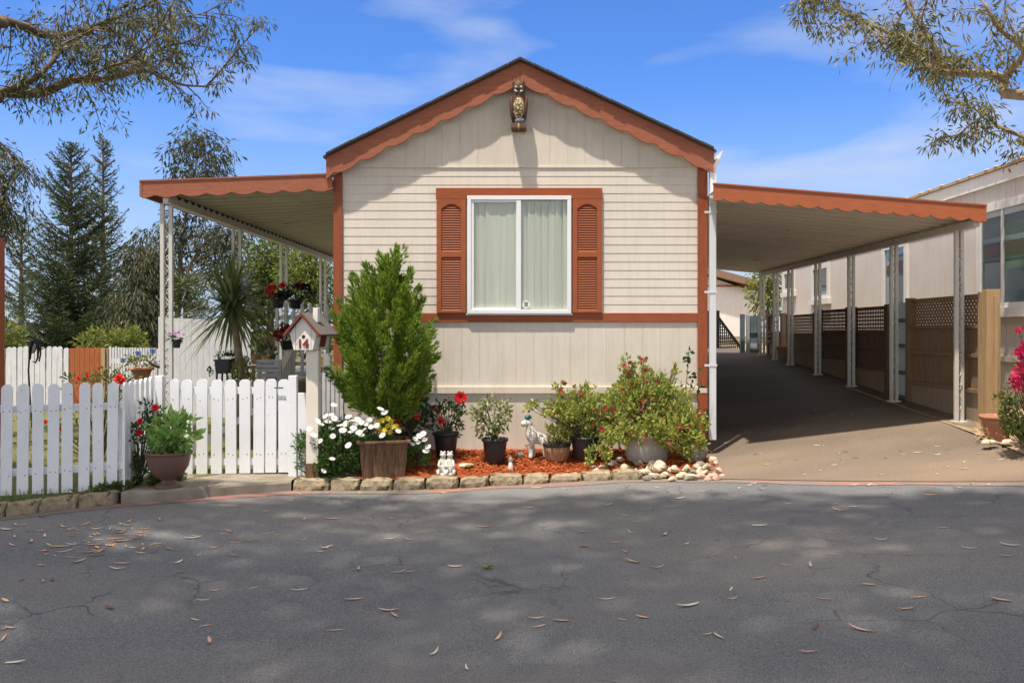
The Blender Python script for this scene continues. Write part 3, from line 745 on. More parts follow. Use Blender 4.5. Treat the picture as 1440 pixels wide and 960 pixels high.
for px, y in ((234.5, 9.78), (333, 12.1), (399, 14.4), (454, 17.1)):
    post(aw, (px-CX)*y/F+(.0), y, yard_z(XL, y)-.02, zb-.13)
# right carport
YC = 9.22; XR = 4.85
cp = thing('carport', (XR, YC, .4), 'long metal carport with orange brown scalloped fascia and white scrollwork posts beside the driveway', 'carport')
fa, fb = at(1003.5, 259.5, YC), at(1384, 290, YC)
scallop(fa, fb, .158, .034, .205, .022, cusp=.9).build('fascia', 'fascia', cp)
b = MB(); b.prism([fa+V((0,-.01,.002)), fb+V((.03,-.01,.002)), fb+V((.03,-.01,.018)), fa+V((0,-.01,.018))], (0,.06,0)); b.build('drip_edge', 'fascia', cp)
MB().box(fb.x, fb.x+.025, YC-.004, 17.9, fb.z-.165, fb.z+.004).build('side_fascia', 'fascia', cp)
b = MB(); pan_roof(b, HR+.16, fa.z-.05, fb.x-.002, fb.z-.075, YC+.024, 18.0); b.box(HR+.02, HR+.165, Y0-.02, 18.0, fa.z-.05, fa.z-.044); b.box(HR+.0, HR+.165, YC+.02, Y0-.11, fa.z-.05, fa.z-.044); b.box(dxx+.04, HR+.165, Y0-.11, Y0-.02, fa.z-.05, fa.z-.044); b.box(HR-.0, dxx-.04, Y0-.11, Y0-.02, fa.z-.05, fa.z-.044) if dxx-.04 > HR else None; b.build('roof_pan', 'pan', cp)
zc = lerp(fa.z-.07, fb.z-.09, (XR-HR)/(fb.x-HR))
b = MB(); b.box(XR-.035, XR+.035, YC+.04, 17.95, zc-.13, zc-.05); b.build('beam', 'metalwhite', cp)
for px, y in ((1348.5, 9.66), (1257, 11.3), (1197, 12.83), (1150, 14.3), (1111.5, 15.8), (1091, 16.75), (1072, 17.7)):
    post(cp, (px-CX)*y/F, y, drive_z(XR, y)+.01, zc-.13, dyy=.05)

# ------------------------------------------------------------------ neighbour's house on the right
XN = 6.2; YN0, YN1 = 4.5, 21.0
nb = thing('neighbour_house', (XN+2, 12, .4), 'beige grooved wall of the house next door with tall pale framed windows', 'house')
zEv = 3.55
b = MB(); b.prism([(XN+.02, YN0, .0), (XN+5, YN0, .0), (XN+5, YN0, zEv-.0), (XN+2.5, YN0, zEv+.8), (XN+.02, YN0, zEv)], (0, YN1-YN0, 0)); b.build('wall', 'nsiding', nb)
b = MB(); y = YN0
while y < YN1: b.box(XN, XN+.03, y, min(y+.2, YN1)-.005, 1.09, zEv-.3); b.box(XN, XN+.03, y, min(y+.2, YN1)-.005, .2, 1.02); y += .2
b.build('grooved_panel', 'nsiding', nb)
MB().box(XN-.03, XN+.03, YN0, YN1, 1.02, 1.09).build('skirting_ledge', 'ntrim', nb)
MB().box(XN-.02, XN+.03, YN0, YN1, zEv-.62, zEv-.5).build('frieze_board', 'ntrim', nb)
b = MB(); y = YN0
while y < YN1: b.box(XN+.004, XN+.03, y, min(y+.2, YN1)-.005, zEv-.5, zEv-.2); y += .2
b.build('frieze_panel', 'nsiding', nb)
MB().box(XN-.05, XN+.02, YN0-.1, YN1+.1, zEv-.20, zEv-.02).build('eave_fascia', 'ntrim', nb)
b = MB(); b.prism([(XN-.08, YN0-.12, zEv-.02), (XN+2.5, YN0-.12, zEv+.87), (XN+5.3, YN0-.12, zEv-.02), (XN+5.3, YN0-.12, zEv+.02), (XN+2.5, YN0-.12, zEv+.92), (XN-.08, YN0-.12, zEv+.02)], (0, YN1-YN0+.24, 0)); b.build('roof', 'goldwood', nb)
b = MB(); y = YN0
while y < YN1: b.ell((XN-.07, y+R.uniform(0,.1), zEv+.025), .03, .05, .012, 6, 4); y += R.uniform(.12, .5)
kind(b.build('roof_leaf_litter', 'leaf_tan', nb), 'stuff')
def nwin(ya, yb, z0, z1, inner, muls=(), fr=.09, sill=True):
    b = MB(); x0, x1 = XN-.04, XN+.01
    b.box(x0, x1, ya, yb, z1-fr, z1); b.box(x0, x1, ya, yb, z0, z0+fr*.6); b.box(x0, x1, ya, ya+fr, z0+fr*.6, z1-fr); b.box(x0, x1, yb-fr, yb, z0+fr*.6, z1-fr)
    for m in muls: b.box(x0+.008, x1, m-.03, m+.03, z0+fr*.6, z1-fr)
    w_ = b.build('window', 'ntrim', nb, bevel=.004)
    MB().box(XN-.02, XN-.016, ya+fr, yb-fr, z0+fr*.6, z1-fr).build('glass', 'nglass', w_)
    MB().box(XN-.006, XN-.003, ya+fr, yb-fr, z0+fr*.6, z1-fr).build('interior', inner, w_)
    if sill: MB().box(XN-.08, XN+.0, ya-.06, yb+.06, z0-.12, z0-.002).build('sill', 'ntrim', w_)
    return w_
w_ = nwin(10.2, 11.78, 1.72, 3.12, 'blind2', (11.15,), .11)
b = MB()
for k in range(14): b.box(XN-.0125, XN-.0085, 10.33, 11.1, 2.35+k*.034, 2.372+k*.034)
b.box(XN-.0125, XN-.0085, 10.33, 11.1, 2.22, 2.34)
b.build('green_blind', 'greenblind', w_)
b = MB(); b.ell((XN-.008, 10.75, 1.86), .006, .13, .09, 10, 6); b.build('teal_toy', 'teal', w_)
nwin(13.95, 14.95, 1.0, 2.93, 'blind2', (14.45,), .12, False)
nwin(17.6, 18.7, 2.1, 2.85, 'blind2', (18.2,), .12)
nwin(19.9, 20.8, 2.35, 2.9, 'blind2', (), .12)

# far house at the end of the driveway
fh = thing('far_house', (4.2, 26, .9), 'white house with brown sloping roof edge closing the end of the driveway', 'house')
fz = .7; P1_, P2_ = at(985, 385, 26), at(1068, 408, 26)
b = MB(); b.prism([(-1, 26, fz), (P2_.x, 26, fz), (P2_.x, 26, P2_.z-.1), (2.5, 26, P1_.z+.9), (-1, 26, 2.4)], (0, 6, 0)); b.build('wall', 'fsiding', fh)
b = MB(); q0, q1 = V((2.5, 25.7, P1_.z+1.05)), V((P2_.x+.05, 25.7, P2_.z+.02))
q0 = P1_+(P1_-P2_)*1.8; q0.y = 25.7; q1.y = 25.7
b.prism([q0, q1, q1+V((0,0,.22)), q0+V((0,0,.22))], (0, 6.4, 0)); b.build('roof', MAT('brown_roof_edge', (.25,.15,.10), None, rough=.8), fh)
for zz in (at(1040, 402, 26).z, at(1040, 474, 26).z, at(1040, 480, 26).z):
    MB().box(2.5, P2_.x-.02, 25.97, 26.0, zz-.02, zz+.02).build('trim_line', 'trim' if zz > 2 else 'greywood', fh)
# lattice stair skirt in front of it
ls = thing('lattice_skirt', (4.6, 21.5, .9), 'dark triangular lattice stair skirt by the white house', 'lattice')
Yl = 21.5; a, b_, c = at(1004, 440, Yl), at(1042, 491, Yl), at(1004, 493, Yl)
m = MB(); k = 0
n = 13
for i in range(n+1):
    t = i/n
    m.bar(a.lerp(b_, t), c.lerp(b_, t)+V((.02,0,-.01)), .025, .02, (0,1,0))
    m.bar(c.lerp(a, t), c.lerp(a, t).lerp(b_.lerp(a, t), 1)+V((0,-.015,0)), .025, .02, (0,1,0))
m.build('lattice', 'blackmetal', ls)
MB().bar(a+V((0,-.03,.03)), b_+V((0,-.03,.03)), .05, .09, (0,1,0)).build('rail', 'blackmetal', ls)
MB().box(a.x-.25, a.x+.12, Yl-.1, Yl+.1, .9, a.z+.06).build('stair_side', 'blackmetal', ls)
# slate blue gate
sg = thing('side_gate', at(1054, 512, 18.6), 'slate blue wooden gate panel standing open at the far end of the driveway', 'gate')
Yg = 18.6
for p0, p1 in ((1041, 1047), (1049.5, 1053.5), (1065, 1068)):
    b = MB(); b.box(at(p0, 0, Yg).x, at(p1, 0, Yg).x, Yg-.04, Yg+.04, .85, at(0, 443, Yg).z+(.02 if p0 < 1045 else 0)); b.build('post', 'slategate' if p0 != 1049.5 else 'greybench', sg)
b = MB(); x = at(1054, 0, Yg).x
while x < at(1064, 0, Yg).x: b.box(x, x+.085, Yg+.0, Yg+.02, 1.15, at(0, 444, Yg).z); x += .09
b.build('boards', 'slategate', sg)
for zz in (at(0, 466, Yg).z, at(0, 492, Yg).z): MB().box(at(1053.5, 0, Yg).x, at(1065, 0, Yg).x, Yg-.03, Yg-.002, zz-.03, zz+.03).build('rail', 'slategate', sg)
MB().box(at(1053.5, 0, Yg).x, at(1065, 0, Yg).x, Yg+.004, Yg+.03, .85, 1.14).build('kickboard', 'greybench', sg)

# ------------------------------------------------------------------ fence panels along the driveway
XF = 5.02
def fence_panel(label, ya, yb, topz, mat, lat=.34, postmat=None, kick=.36, latmat=None, endposts=(True, True), diag=True, boardstep=.10, lat_frac=1.0):
    zb_ = drive_z(XF, (ya+yb)/2)-.05
    t = thing('lattice_fence_panel', (XF, (ya+yb)/2, zb_), label, 'fence', 'fence panels along the driveway')
    z0 = zb_; zk = zb_+kick; zl = topz-lat
    b = MB(); y = ya+.06
    while y < yb-.06:
        b.box(XF+.0, XF+.02, y, min(y+boardstep-.012, yb-.06), zk, zl); y += boardstep
    b.build('boards', mat, t)
    MB().box(XF-.01, XF+.022, ya+.05, yb-.05, z0, zk-.004).build('kickboard', 'greywood', t)
    for zz in (zk, lerp(zk, zl, .55), zl): MB().box(XF-.045, XF-.002, ya+.05, yb-.05, zz-.022, zz+.022).build('rail', mat, t)
    if lat > .05:
        b = MB(); H = lat-.03; L = (yb-ya-.1)*lat_frac; s = 0; sp = .075; y00 = yb-.05-L
        def clip(y_, z_, dy):   # diagonal from bottom (y_,0) going up with slope dy
            pass
        if diag:
            y = -H
            while y < L:
                for sg_ in (1, -1):
                    yA, yB = (y, y+H) if sg_ > 0 else (y+H, y)
                    zA, zB_ = 0, H
                    def cl(ya_, za_, yb_, zb__):
                        if ya_ < 0: za_ += (0-ya_)*(zb__-za_)/(yb_-ya_); ya_ = 0
                        if ya_ > L: za_ += (L-ya_)*(zb__-za_)/(yb_-ya_); ya_ = L
                        return ya_, za_
                    a1 = cl(yA, zA, yB, zB_); a2 = cl(yB, zB_, yA, zA)
                    if abs(a1[0]-a2[0]) > .02:
                        ox_ = 0 if sg_ > 0 else .009
                        b.bar((XF+ox_, y00+a1[0], zl+.022+a1[1]), (XF+ox_, y00+a2[0], zl+.022+a2[1]), .008, .028, (0, -(a2[1]-a1[1]), a2[0]-a1[0]))
                y += sp
        else:
            y = 0
            while y < L: b.box(XF-.001, XF+.006, y00+y, y00+y+.026, zl+.02, topz-.03); y += .06
            z = zl+.04
            while z < topz-.04: b.box(XF+.007, XF+.014, y00, y00+L, z, z+.024); z += .055
        b.build('lattice', latmat or mat, t)
    MB().box(XF-.035, XF+.04, ya, yb, topz-.03, topz).build('top_rail', mat, t)
    for e, yy in zip(endposts, (ya, yb)):
        if e: MB().box(XF-.05, XF+.05, yy-.05, yy+.05, z0-.05, topz+.02).build('post', postmat if (postmat and yy == ya) else mat, t, bevel=.004)
    return t
fence_panel('wooden fence panel with lattice top and sun bleached end post nearest the street', 9.42, 11.25, 1.83, 'cedar', .36, 'goldwood', latmat='cedar')
# gold wood return board on the street end
e = thing('fence_end_post', (XF+.03, 9.33, .3), 'tall sunlit yellow cedar post ending the lattice fence at the street', 'fence post')
MB().box(XF-.055, XF+.095, 9.27, 9.36, .28, 1.87).build('post', 'goldwood', e, bevel=.004)
MB().box(XF+.02, XF+.06, 9.245, 9.268, .5, 1.80).build('batten', 'goldwood', e, bevel=.003)
bp = thing('blue_door_panel', (XF, 11.6, .45), 'pale blue slatted panel with dark rails filling the gap between fence panels', 'door panel')
MB().box(XF-.0, XF+.03, 11.36, 11.84, .50, 1.80).build('panel', 'bluepanel', bp)
for zz in (.53, .86, 1.22, 1.56): MB().box(XF-.03, XF-.002, 11.36, 11.84, zz-.025, zz+.025).build('rail', 'slategate', bp)
fence_panel('dark stained fence panel with square lattice next to the pale blue door panel', 11.92, 13.25, 1.77, 'darkwood', .36, diag=False)
fence_panel('dark stained fence panel with square lattice, second beyond the pale blue door panel', 13.4, 14.8, 1.77, 'darkwood', .36, diag=False)
fence_panel('half sunlit fence panel whose lattice covers only its near half', 14.95, 16.5, 1.72, 'greywood', .36, diag=False, lat_frac=.9)
fence_panel('low pale fence panel farthest along the driveway', 16.9, 17.9, 1.75, 'greywood', .36, diag=False, lat_frac=.3)
stp = thing('side_step', (5.0, 17.0, .8), 'pale wooden step beside the far carport posts', 'step')
MB().box(4.85, 5.35, 16.55, 17.05, 1.06, 1.12).build('tread', 'goldwood', stp)
MB().box(4.87, 5.33, 16.57, 17.03, .75, 1.06).build('box', 'greywood', stp)

# ------------------------------------------------------------------ white picket fence and gate
NAILS = []
def nail_heads(pk):
    b = MB()
    for (q, d) in NAILS: b.obox(q, .009, .004, .009)
    NAILS.clear()
    if b.v: b.build('nail', 'darkwood', pk)
def picket(mbx, p, w, h, dirx, thick=.022, lean=0, cut=.028, nails=False):
    """picket centred at p (bottom), facing direction perpendicular to dirx, rounded-clipped top"""
    d = V(dirx).normalized(); nrm = V((-d.y, d.x, 0))*thick
    up = V((lean, 0, 1))
    prof = [(-w/2, 0), (w/2, 0), (w/2, h-cut*1.3), (w/2-cut*.35, h-cut*.55), (w/2-cut*1.1, h), (-w/2+cut*1.1, h), (-w/2+cut*.35, h-cut*.55), (-w/2, h-cut*1.3)]
    mbx.prism([V(p)+d*a+up*c for a, c in prof], nrm)
    if nails:
        for zz in (.20, .78):
            for sx in (-.022, .024):
                if R.random() < .8: NAILS.append((V(p)+d*(sx+R.uniform(-.006,.006))+up*(zz+R.uniform(-.012,.012)), d))
    return mbx
pf = thing('picket_fence', (-4.4, 8.0, -.1), 'white picket fence with rounded tops along the kerb, turning back before the gate', 'fence')
YP0, YP1 = 7.62, 8.12
def pf_y(px): return interp(px, [(-150, 7.2), (0, 7.78), (165, 8.12)])
prev = None
for i, px in enumerate([-119, -97, -76, -55, -34, -12.5, 8, 31, 53, 74, 94, 117.5, 138, 157]):
    y = pf_y(px); x = (px-CX)*y/F; zb_ = at(px, interp(px, [(0, 701), (165, 686)]), y).z
    nail_heads(picket(MB(), (x, y, zb_), .092, at(px, 540-.018*px, y).z-zb_+R.uniform(-.006, .006), (1, .36, 0), lean=R.uniform(-.012, .016), nails=True).build('picket', 'picket', pf))
for dz in (.22, .80):
    for pa, pb in ((-140, 2), (2, 172)):
        ya, yb = pf_y(pa)+.052, pf_y(pb)+.052
        MB().bar((at(pa,0,ya).x, ya, -.105+dz), (at(pb,0,yb).x, yb, -.095+dz), .03, .065).build('rail', 'picket', pf)
y = 8.17; MB().box(at(166.5,0,y).x, at(175.5,0,y).x, y, y+.07, -.15, at(0,566,y).z).build('post', 'picket', pf, bevel=.004)
# return going back
ra, rb = V(((178-CX)*8.15/F, 8.15, -.1)), V(((214-CX)*9.05/F, 9.05, -.09))
dr = (rb-ra).normalized()
for i in range(6):
    p = ra.lerp(rb, i/5.0); p.z = -.09
    picket(MB(), p, .112, 1.02, dr, lean=0).build('picket', 'picket', pf)
for dz in (.22, .80): MB().bar(ra+dr*-.03+V((-.04, .01, dz+.02)), rb+V((-.04, .01, dz+.02)), .03, .065).build('rail', 'picket', pf)
y = 9.1; MB().box(at(220.5,0,y).x, at(230.5,0,y).x, y-.04, y+.04, -.15, at(0,528,y).z).build('post', 'picket', pf, bevel=.004)
gt = thing('picket_gate', (-3.15, 8.95, -.08), 'white picket gate between the scrollwork awning post and the house number post', 'gate')
YG = 8.95
for i, px in enumerate([246, 263, 283.5, 304, 324.5, 344, 363.5, 380.5, 399]):
    p = at(px, 667-.4*i, YG)
    nail_heads(picket(MB(), (p.x, YG, p.z), .112 if i else .09, at(px, 533, YG).z-p.z+R.uniform(-.005, .005), (1,0,0), lean=R.uniform(-.008, .008), nails=True).build('picket', 'picket', gt))
for py in (549, 649): 
    p, q = at(240, py, YG+.024), at(407, py, YG+.024); MB().box(p.x, q.x, YG+.024, YG+.06, p.z-.035, p.z+.035).build('rail', 'picket', gt)
MB().bar(at(250, 645, YG+.075), at(395, 553, YG+.075), .03, .06).build('brace', 'picket', gt)
b = MB(); p = at(386, 545, YG-.03); b.tube([p, p+V((.09,0,0))], .007, 6); b.build('latch', 'blackmetal', gt)
gp = thing('gate_post', at(412, 673, 8.85), 'white wooden gate post with a shorter board fixed to its right', 'post')
y = 8.85; p, q = at(406.5, 672, y), at(418, 528, y); MB().box(p.x, q.x, y-.03, y+.05, p.z-.03, q.z).build('post', 'picket', gp, bevel=.004)
p, q = at(419.5, 672, y), at(433, 552, y); MB().box(p.x, q.x, y-.02, y+.005, p.z-.02, q.z).build('board', 'picket', gp, bevel=.003)
sp = thing('side_picket_panel', at(460, 590, 9.45), 'narrow greyed picket panel between the house number post and the corner of the home', 'fence')
for i in range(8):
    px = 437+i*6.2; p = at(px, 600, 9.45); q = at(px, 524.5+.4*(i % 3), 9.45); MB().box(p.x-.019, p.x+.019, 9.44, 9.46, -.02, q.z).build('slat', 'oldpicket', sp)
for zz in (.25, .8): MB().box(at(434, 0, 9.45).x, at(483, 0, 9.45).x, 9.462, 9.49, zz-.03, zz+.03).build('rail', 'oldpicket', sp)

# ------------------------------------------------------------------ house-shaped number box on its post
mbp = V(at(441, 672, 8.72)); YM = mbp.y
mp_ = thing('number_post', mbp, 'cream square post carrying the birdhouse shaped house number box', 'post')
b = MB(); z_top = at(0, 492, YM).z; b.box(mbp.x-.062, mbp.x+.062, YM-.06, YM+.06, mbp.z-.04, z_top); b.build('post', 'mailpost', mp_, bevel=.005)
b = MB(); b.box(mbp.x-.066, mbp.x+.066, YM-.064, YM+.064, mbp.z-.04, mbp.z+.16); b.build('worn_foot', 'planterwood', mp_)
mh = thing('number_box', (mbp.x-.03, YM, z_top), 'white birdhouse shaped box with brown gable trim, grey shingle roof and red number 14', 'birdhouse')
rotm = Matrix.Rotation(rad(-13), 3, 'Z'); mo = V((mbp.x-.035, YM, z_top+.002))
def L_(x, y, z): return mo+rotm @ V((x, y, z))
zt_, zs_ = .345, .175
front = [(-.105,0),(.105,0),(.150,zs_),(0,zt_),(-.150,zs_)]
def loft(bb, pr, y0, y1):
    n = len(pr); bb.add([L_(a, y0, c) for a, c in pr]+[L_(a, y1, c) for a, c in pr], [tuple(range(n)), tuple(range(n, 2*n))[::-1]]+[(i, i+n, (i+1) % n+n, (i+1) % n) for i in range(n)]); return bb
loft(MB(), front, -.15, .17).build('box', 'mailbox', mh, bevel=.003)
b = MB()
for s in (-1, 1):
    n = 4; pr = [(0, zt_+.032), (s*.195, zs_-.015), (s*.195, zs_-.03), (0, zt_+.014)]
    if s < 0: pr = pr[::-1]
    loft(b, pr, -.175, .235)
b.build('roof', 'mailroof', mh)
for s in (-1, 1):
    pr = [(s*.0, zt_+.034), (s*.197, zs_-.012), (s*.197, zs_-.046), (0, zt_-.004)]
    if s < 0: pr = pr[::-1]
    loft(MB(), pr, -.195, -.176).build('gable_trim', 'boxtrim', mh)
b = MB(); c = L_(.07, .0, zt_-.05); b.obox(c+V((0,0,.06)), .055, .055, .15, rotm); b.build('chimney', 'mailbox', mh, bevel=.004)
b = MB(); cc = [L_(.005+.019*math.cos(2*math.pi*i/16), -.1525, .135+.019*math.sin(2*math.pi*i/16)) for i in range(16)]; b.prism(cc, rotm @ V((0,.003,0))); b.build('entry_hole', 'band', mh)
b = MB(); b.add([L_(.148, -.05, .155), L_(.148, .07, .155), L_(.124, .07, .03), L_(.124, -.05, .03)], [(0,1,2,3)])
b.v = [tuple(V(v_)+rotm @ V((.006,0,0))) for v_ in b.v]; b.build('side_opening', 'numeral', mh)
for xx in (-.082, .088): 
    b = MB(); b.add([L_(xx-.0015, -.1515, .004), L_(xx+.0015, -.1515, .004), L_(xx+.0015, -.1515, .27), L_(xx-.0015, -.1515, .27)], [(0,1,2,3)]); b.build('board_joint', 'darkwood', mh)
fc = bpy.data.curves.new('number', 'FONT'); fc.body = '14'; fc.size = .128; fc.extrude = .004; fc.align_x = 'CENTER'; fc.offset = .003
fo = bpy.data.objects.new('number', fc)
nm_ = bpy.data.meshes.new_from_object(fo); nm_.materials.clear(); nm_.materials.append(m_['numeral'])
fo = bpy.data.objects.new('number', nm_); COL.objects.link(fo)
fo.parent = mh; fo.location = L_(.0, -.156, .022)-V(mh.location); fo.rotation_euler = (rad(90), 0, rad(-13))
# ------------------------------------------------------------------ kerb stones, path slab, rocks, mulch
def rough_block(x0, x1, name, mat, top=-.075, depth=.20, jit=.016, dz=0):
    """a weathered block following the kerb between x0 and x1"""
    b = MB(); nx, ny, nz = 6, 3, 3; ids = {}
    for i in range(nx+1):
        for j in range(ny+1):
            for k in range(nz+1):
                if 0 < i < nx and 0 < j < ny and 0 < k < nz: continue
                u, v_, w_ = i/nx, j/ny, k/nz
                x = lerp(x0, x1, u); y = edge_y(x)+depth*v_
                zb0 = road_z(x)-.06; z = lerp(zb0, max(top, road_z(x)+.085)+dz, w_)
                n = mnoise.noise_vector(V((x*9+dz*50, y*9, z*9)))*jit+mnoise.noise_vector(V((x*25, y*25, z*25)))*jit*.6
                e = (i in (0, nx))+(j in (0, ny))+(k in (0, nz))
                sh = .010*(e-1)
                x += sh*(1 if i == 0 else -1 if i == nx else 0); y += sh*(1 if j == 0 else -1 if j == ny else 0); z += sh*(-1 if k == nz else 0)
                ids[i, j, k] = len(b.v); b.v.append((x+n.x, y+n.y, z+n.z))
    def q(f): b.f.append(tuple(ids[t] for t in f))
    for i in range(nx):
        for j in range(ny):
            q([(i,j,nz),(i+1,j,nz),(i+1,j+1,nz),(i,j+1,nz)]); q([(i,j,0),(i,j+1,0),(i+1,j+1,0),(i+1,j,0)])
        for k in range(nz):
            q([(i,0,k),(i+1,0,k),(i+1,0,k+1),(i,0,k+1)]); q([(i,ny,k),(i,ny,k+1),(i+1,ny,k+1),(i+1,ny,k)])
    for j in range(ny):
        for k in range(nz):
            q([(0,j,k),(0,j,k+1),(0,j+1,k+1),(0,j+1,k)]); q([(nx,j,k),(nx,j+1,k),(nx,j+1,k+1),(nx,j,k+1)])
    o = b.build(name, mat, smooth=False); return o
def kx(px): return px_ground(px, interp(px, [(-260,764),(0,728),(50,722),(160,709.5),(407,690.5),(560,690),(640,687.5),(700,683.5),(790,678.5),(860,675.5),(940,674),(1000,674)]))[0]
KS = ([-150,-100,-48,3,51,105,159], [409,462,505,552,598,645,688,735,773,819,861,905])
kl = ['mossy concrete kerb block below the left picket fence, cut by the photo edge or beyond it', None]
for gi, row in enumerate(KS):
    for i, (a, c) in enumerate(zip(row, row[1:])):
        o = rough_block(kx(a)+.006, kx(c)-.006, 'kerb_stone', 'curb', dz=R.uniform(-.008, .008))
        if gi == 0:
            lab = {0: 'mossy kerb block third out of view past the left picket fence', 1: 'mossy kerb block second out of view past the left picket fence', 2: 'mossy kerb block at the far left end of the visible row',
                   3: 'mossy kerb block second from the left below the picket fence', 4: 'mossy kerb block third from the left below the picket fence', 5: 'mossy kerb block nearest the brown urn below the picket fence'}[i]
        else:
            lab = ['mossy kerb block at the foot of the white gate post', 'mossy kerb block in front of the daisies', 'mossy kerb block in front of the left half of the wooden planter',
                   'mossy kerb block in front of the right half of the wooden planter', 'mossy kerb block in front of the frog couple figurine', 'mossy kerb block in front of the flat pale rock',
                   'mossy kerb block in front of the black pot of variegated leaves', 'mossy kerb block in front of the tiny figurine', 'mossy kerb block in front of the white animal statue',
                   'mossy kerb block in front of the half barrel', 'mossy kerb block at the right end of the row beside the pale rocks'][i]
        tag(o, lab, 'kerb stone', 'kerb stones along the street')
# concrete step slab at the gate
b = MB(); x0, x1 = kx(170), kx(409.5)
nx = 24; ys_ = [0, .012, .05, .3, .6, .92]
for i in range(nx+1):
    x = lerp(x0, x1, i/nx); e = edge_y(x)+.0
    b.v.append((x, e+.0, road_z(x)-.05))
    for j, yy in enumerate(ys_):
        z = (-.105 if j == 0 else -.082)+.006*mnoise.noise(V((x*3, yy*3, 0)))
        b.v.append((x, e+yy+.012*mnoise.noise(V((x*5, j, 0))), z))
m = len(ys_)+1
for i in range(nx):
    for j in range(m-1): b.f.append((i*m+j, (i+1)*m+j, (i+1)*m+j+1, i*m+j+1))
kind(b.build('path', 'slab', loc=(0,0,0), smooth=False), 'structure')

def rock(name, p, sx, sy, sz, mat, seed, flat=.35):
    b = MB(); n, m = 12, 8; vs = []
    for i in range(m+1):
        t = math.pi*i/m
        for j in range(n):
            a = 2*math.pi*j/n; d = V((math.sin(t)*math.cos(a), math.sin(t)*math.sin(a), math.cos(t)))
            # cut with random planes for facets
            r = 1.0
            rr = random.Random(seed)
            for k in range(11):
                q = V((rr.uniform(-1,1), rr.uniform(-1,1), rr.uniform(-1,1))).normalized(); h = rr.uniform(.42, .88); c = d.dot(q)
                if c > .01: r = min(r, h/c)
            r += .06*mnoise.noise(d*3+V((seed, 0, 0)))
            vs.append(V(p)+V((d.x*sx*r, d.y*sy*r, max(d.z, -flat)*sz*r)))
    b.add(vs, [(i*n+j, (i+1)*n+j, (i+1)*n+(j+1) % n, i*n+(j+1) % n) for i in range(m) for j in range(n)])
    return b.build(name, mat, smooth=False)
def gp_(px, py, Y0_=9.0):
    """point of the bed surface seen at a photo pixel"""
    Y = Y0_
    for _ in range(30):
        X = (px-CX)*Y/F; z = bed_z(X, max(edge_y(X)+.1, Y)); Y = Y*.5+.5*(EYE-z)*F/(py-HY)
    return V(((px-CX)*Y/F, Y, bed_z((px-CX)*Y/F, Y)))
RK = [(852,662,6,4,'g'),(870,644,8,6,'r'),(876,667,6,4,'r'),(894,661,6,4,'r'),(911,672,7,4,'g'),(942,661,6,5,'r'),(946,672,7,4,'r'),(965,672,6,4,'g'),(979,655,7,5,'r'),(991,664,7,5,'r'),(1015,668,5,3,'p'),(995,672,6,4,'p'),(1008,650,6,4,'r'),(834,656,5,3,'r'),(848,655,9,5,'r'),(862,650,11,7,'r'),(880,655,10,7,'r'),(886,664,8,6,'r'),(898,650,10,8,'g'),(905,663,11,6,'r'),(915,655,12,9,'r'),(928,657,13,12,'r'),(921,668,14,6,'r'),(936,667,9,6,'r'),
      (950,660,9,8,'r'),(958,668,10,6,'r'),(965,658,11,9,'r'),(975,663,9,8,'g'),(973,671,9,5,'r'),(984,662,8,7,'r'),(986,652,9,5,'g'),(993,655,11,9,'r'),(1002,645,8,7,'r'),(1000,668,9,7,'p'),(1010,662,9,6,'p'),(985,669,7,5,'p'),(1007,672,8,4,'p'),(838,660,7,4,'r')]
cnt = {}
wh = {'r': 'pale limestone rock', 'g': 'grey mossy rock', 'p': 'pinkish rock'}
for i, (px, py, wpx, hpx, kd) in enumerate(RK):
    p = gp_(px, py+hpx*.6)
    o = rock('rock', p+V((0,0,hpx/135*.35)), wpx/135*R.uniform(.9,1.1), wpx/135*R.uniform(.7,.95), hpx/135*1.15, {'r':'rock','g':'greyrock','p':'pinkrock'}[kd], 11+i)
    lab = {'r': 'pale angular limestone rock in the border at the right end of the mulch bed', 'g': 'grey mossy rock among the pale border rocks', 'p': 'small pinkish rock at the driveway corner of the border'}[kd]
    tag(o, lab, 'rock', {'r': 'pale border rocks', 'g': 'grey border rocks', 'p': 'pinkish border rocks'}[kd])
p = gp_(983, 648, 9.3); b = MB()
o = rock('boulder', p+V((0,-.02,.12)), .17, .13, .165, 'greyrock', 5, .8); tag(o, 'large grey lichen covered block of stone at the house corner by the downspout', 'boulder')
p = gp_(655, 657); o = rock('flat_rock', p+V((0,0,.02)), .11, .06, .04, 'rock', 8); tag(o, 'flat pale rock lying alone on the red mulch', 'rock')
p = gp_(731, 643, 9.1); o = rock('grey_stone', p+V((0,0,.02)), .055, .05, .05, 'greyrock', 77); tag(o, 'small grey stone on the mulch by the white animal statue', 'rock')

# bark mulch chips: nobody could count them
b = MB()
for i in range(9500):
    x = R.uniform(-1.75, 1.95); e = edge_y(x); y = lerp(e+.17, 9.74, R.random()**.8)
    if x < -1.35 and y < 9.1: continue
    if x > 1.0 and y < e+.32 and R.random() < .75: continue
    z = bed_z(x, y)+R.uniform(.0, .018); a = R.uniform(0, 6.28); L = R.uniform(.02, .06); W = R.uniform(.006, .014)
    d = V((math.cos(a), math.sin(a), R.uniform(-.25, .45))).normalized(); sd = d.cross(V((R.uniform(-.4,.4), R.uniform(-.4,.4), 1))).normalized()*W/2; p = V((x, y, z))
    b.add([p-sd, p+sd, p+d*L+sd*.7, p+d*L-sd*.7], [(0,1,2,3)])
kind(b.build('bark_mulch', 'mulch', loc=(0, 9, 0)), 'stuff')
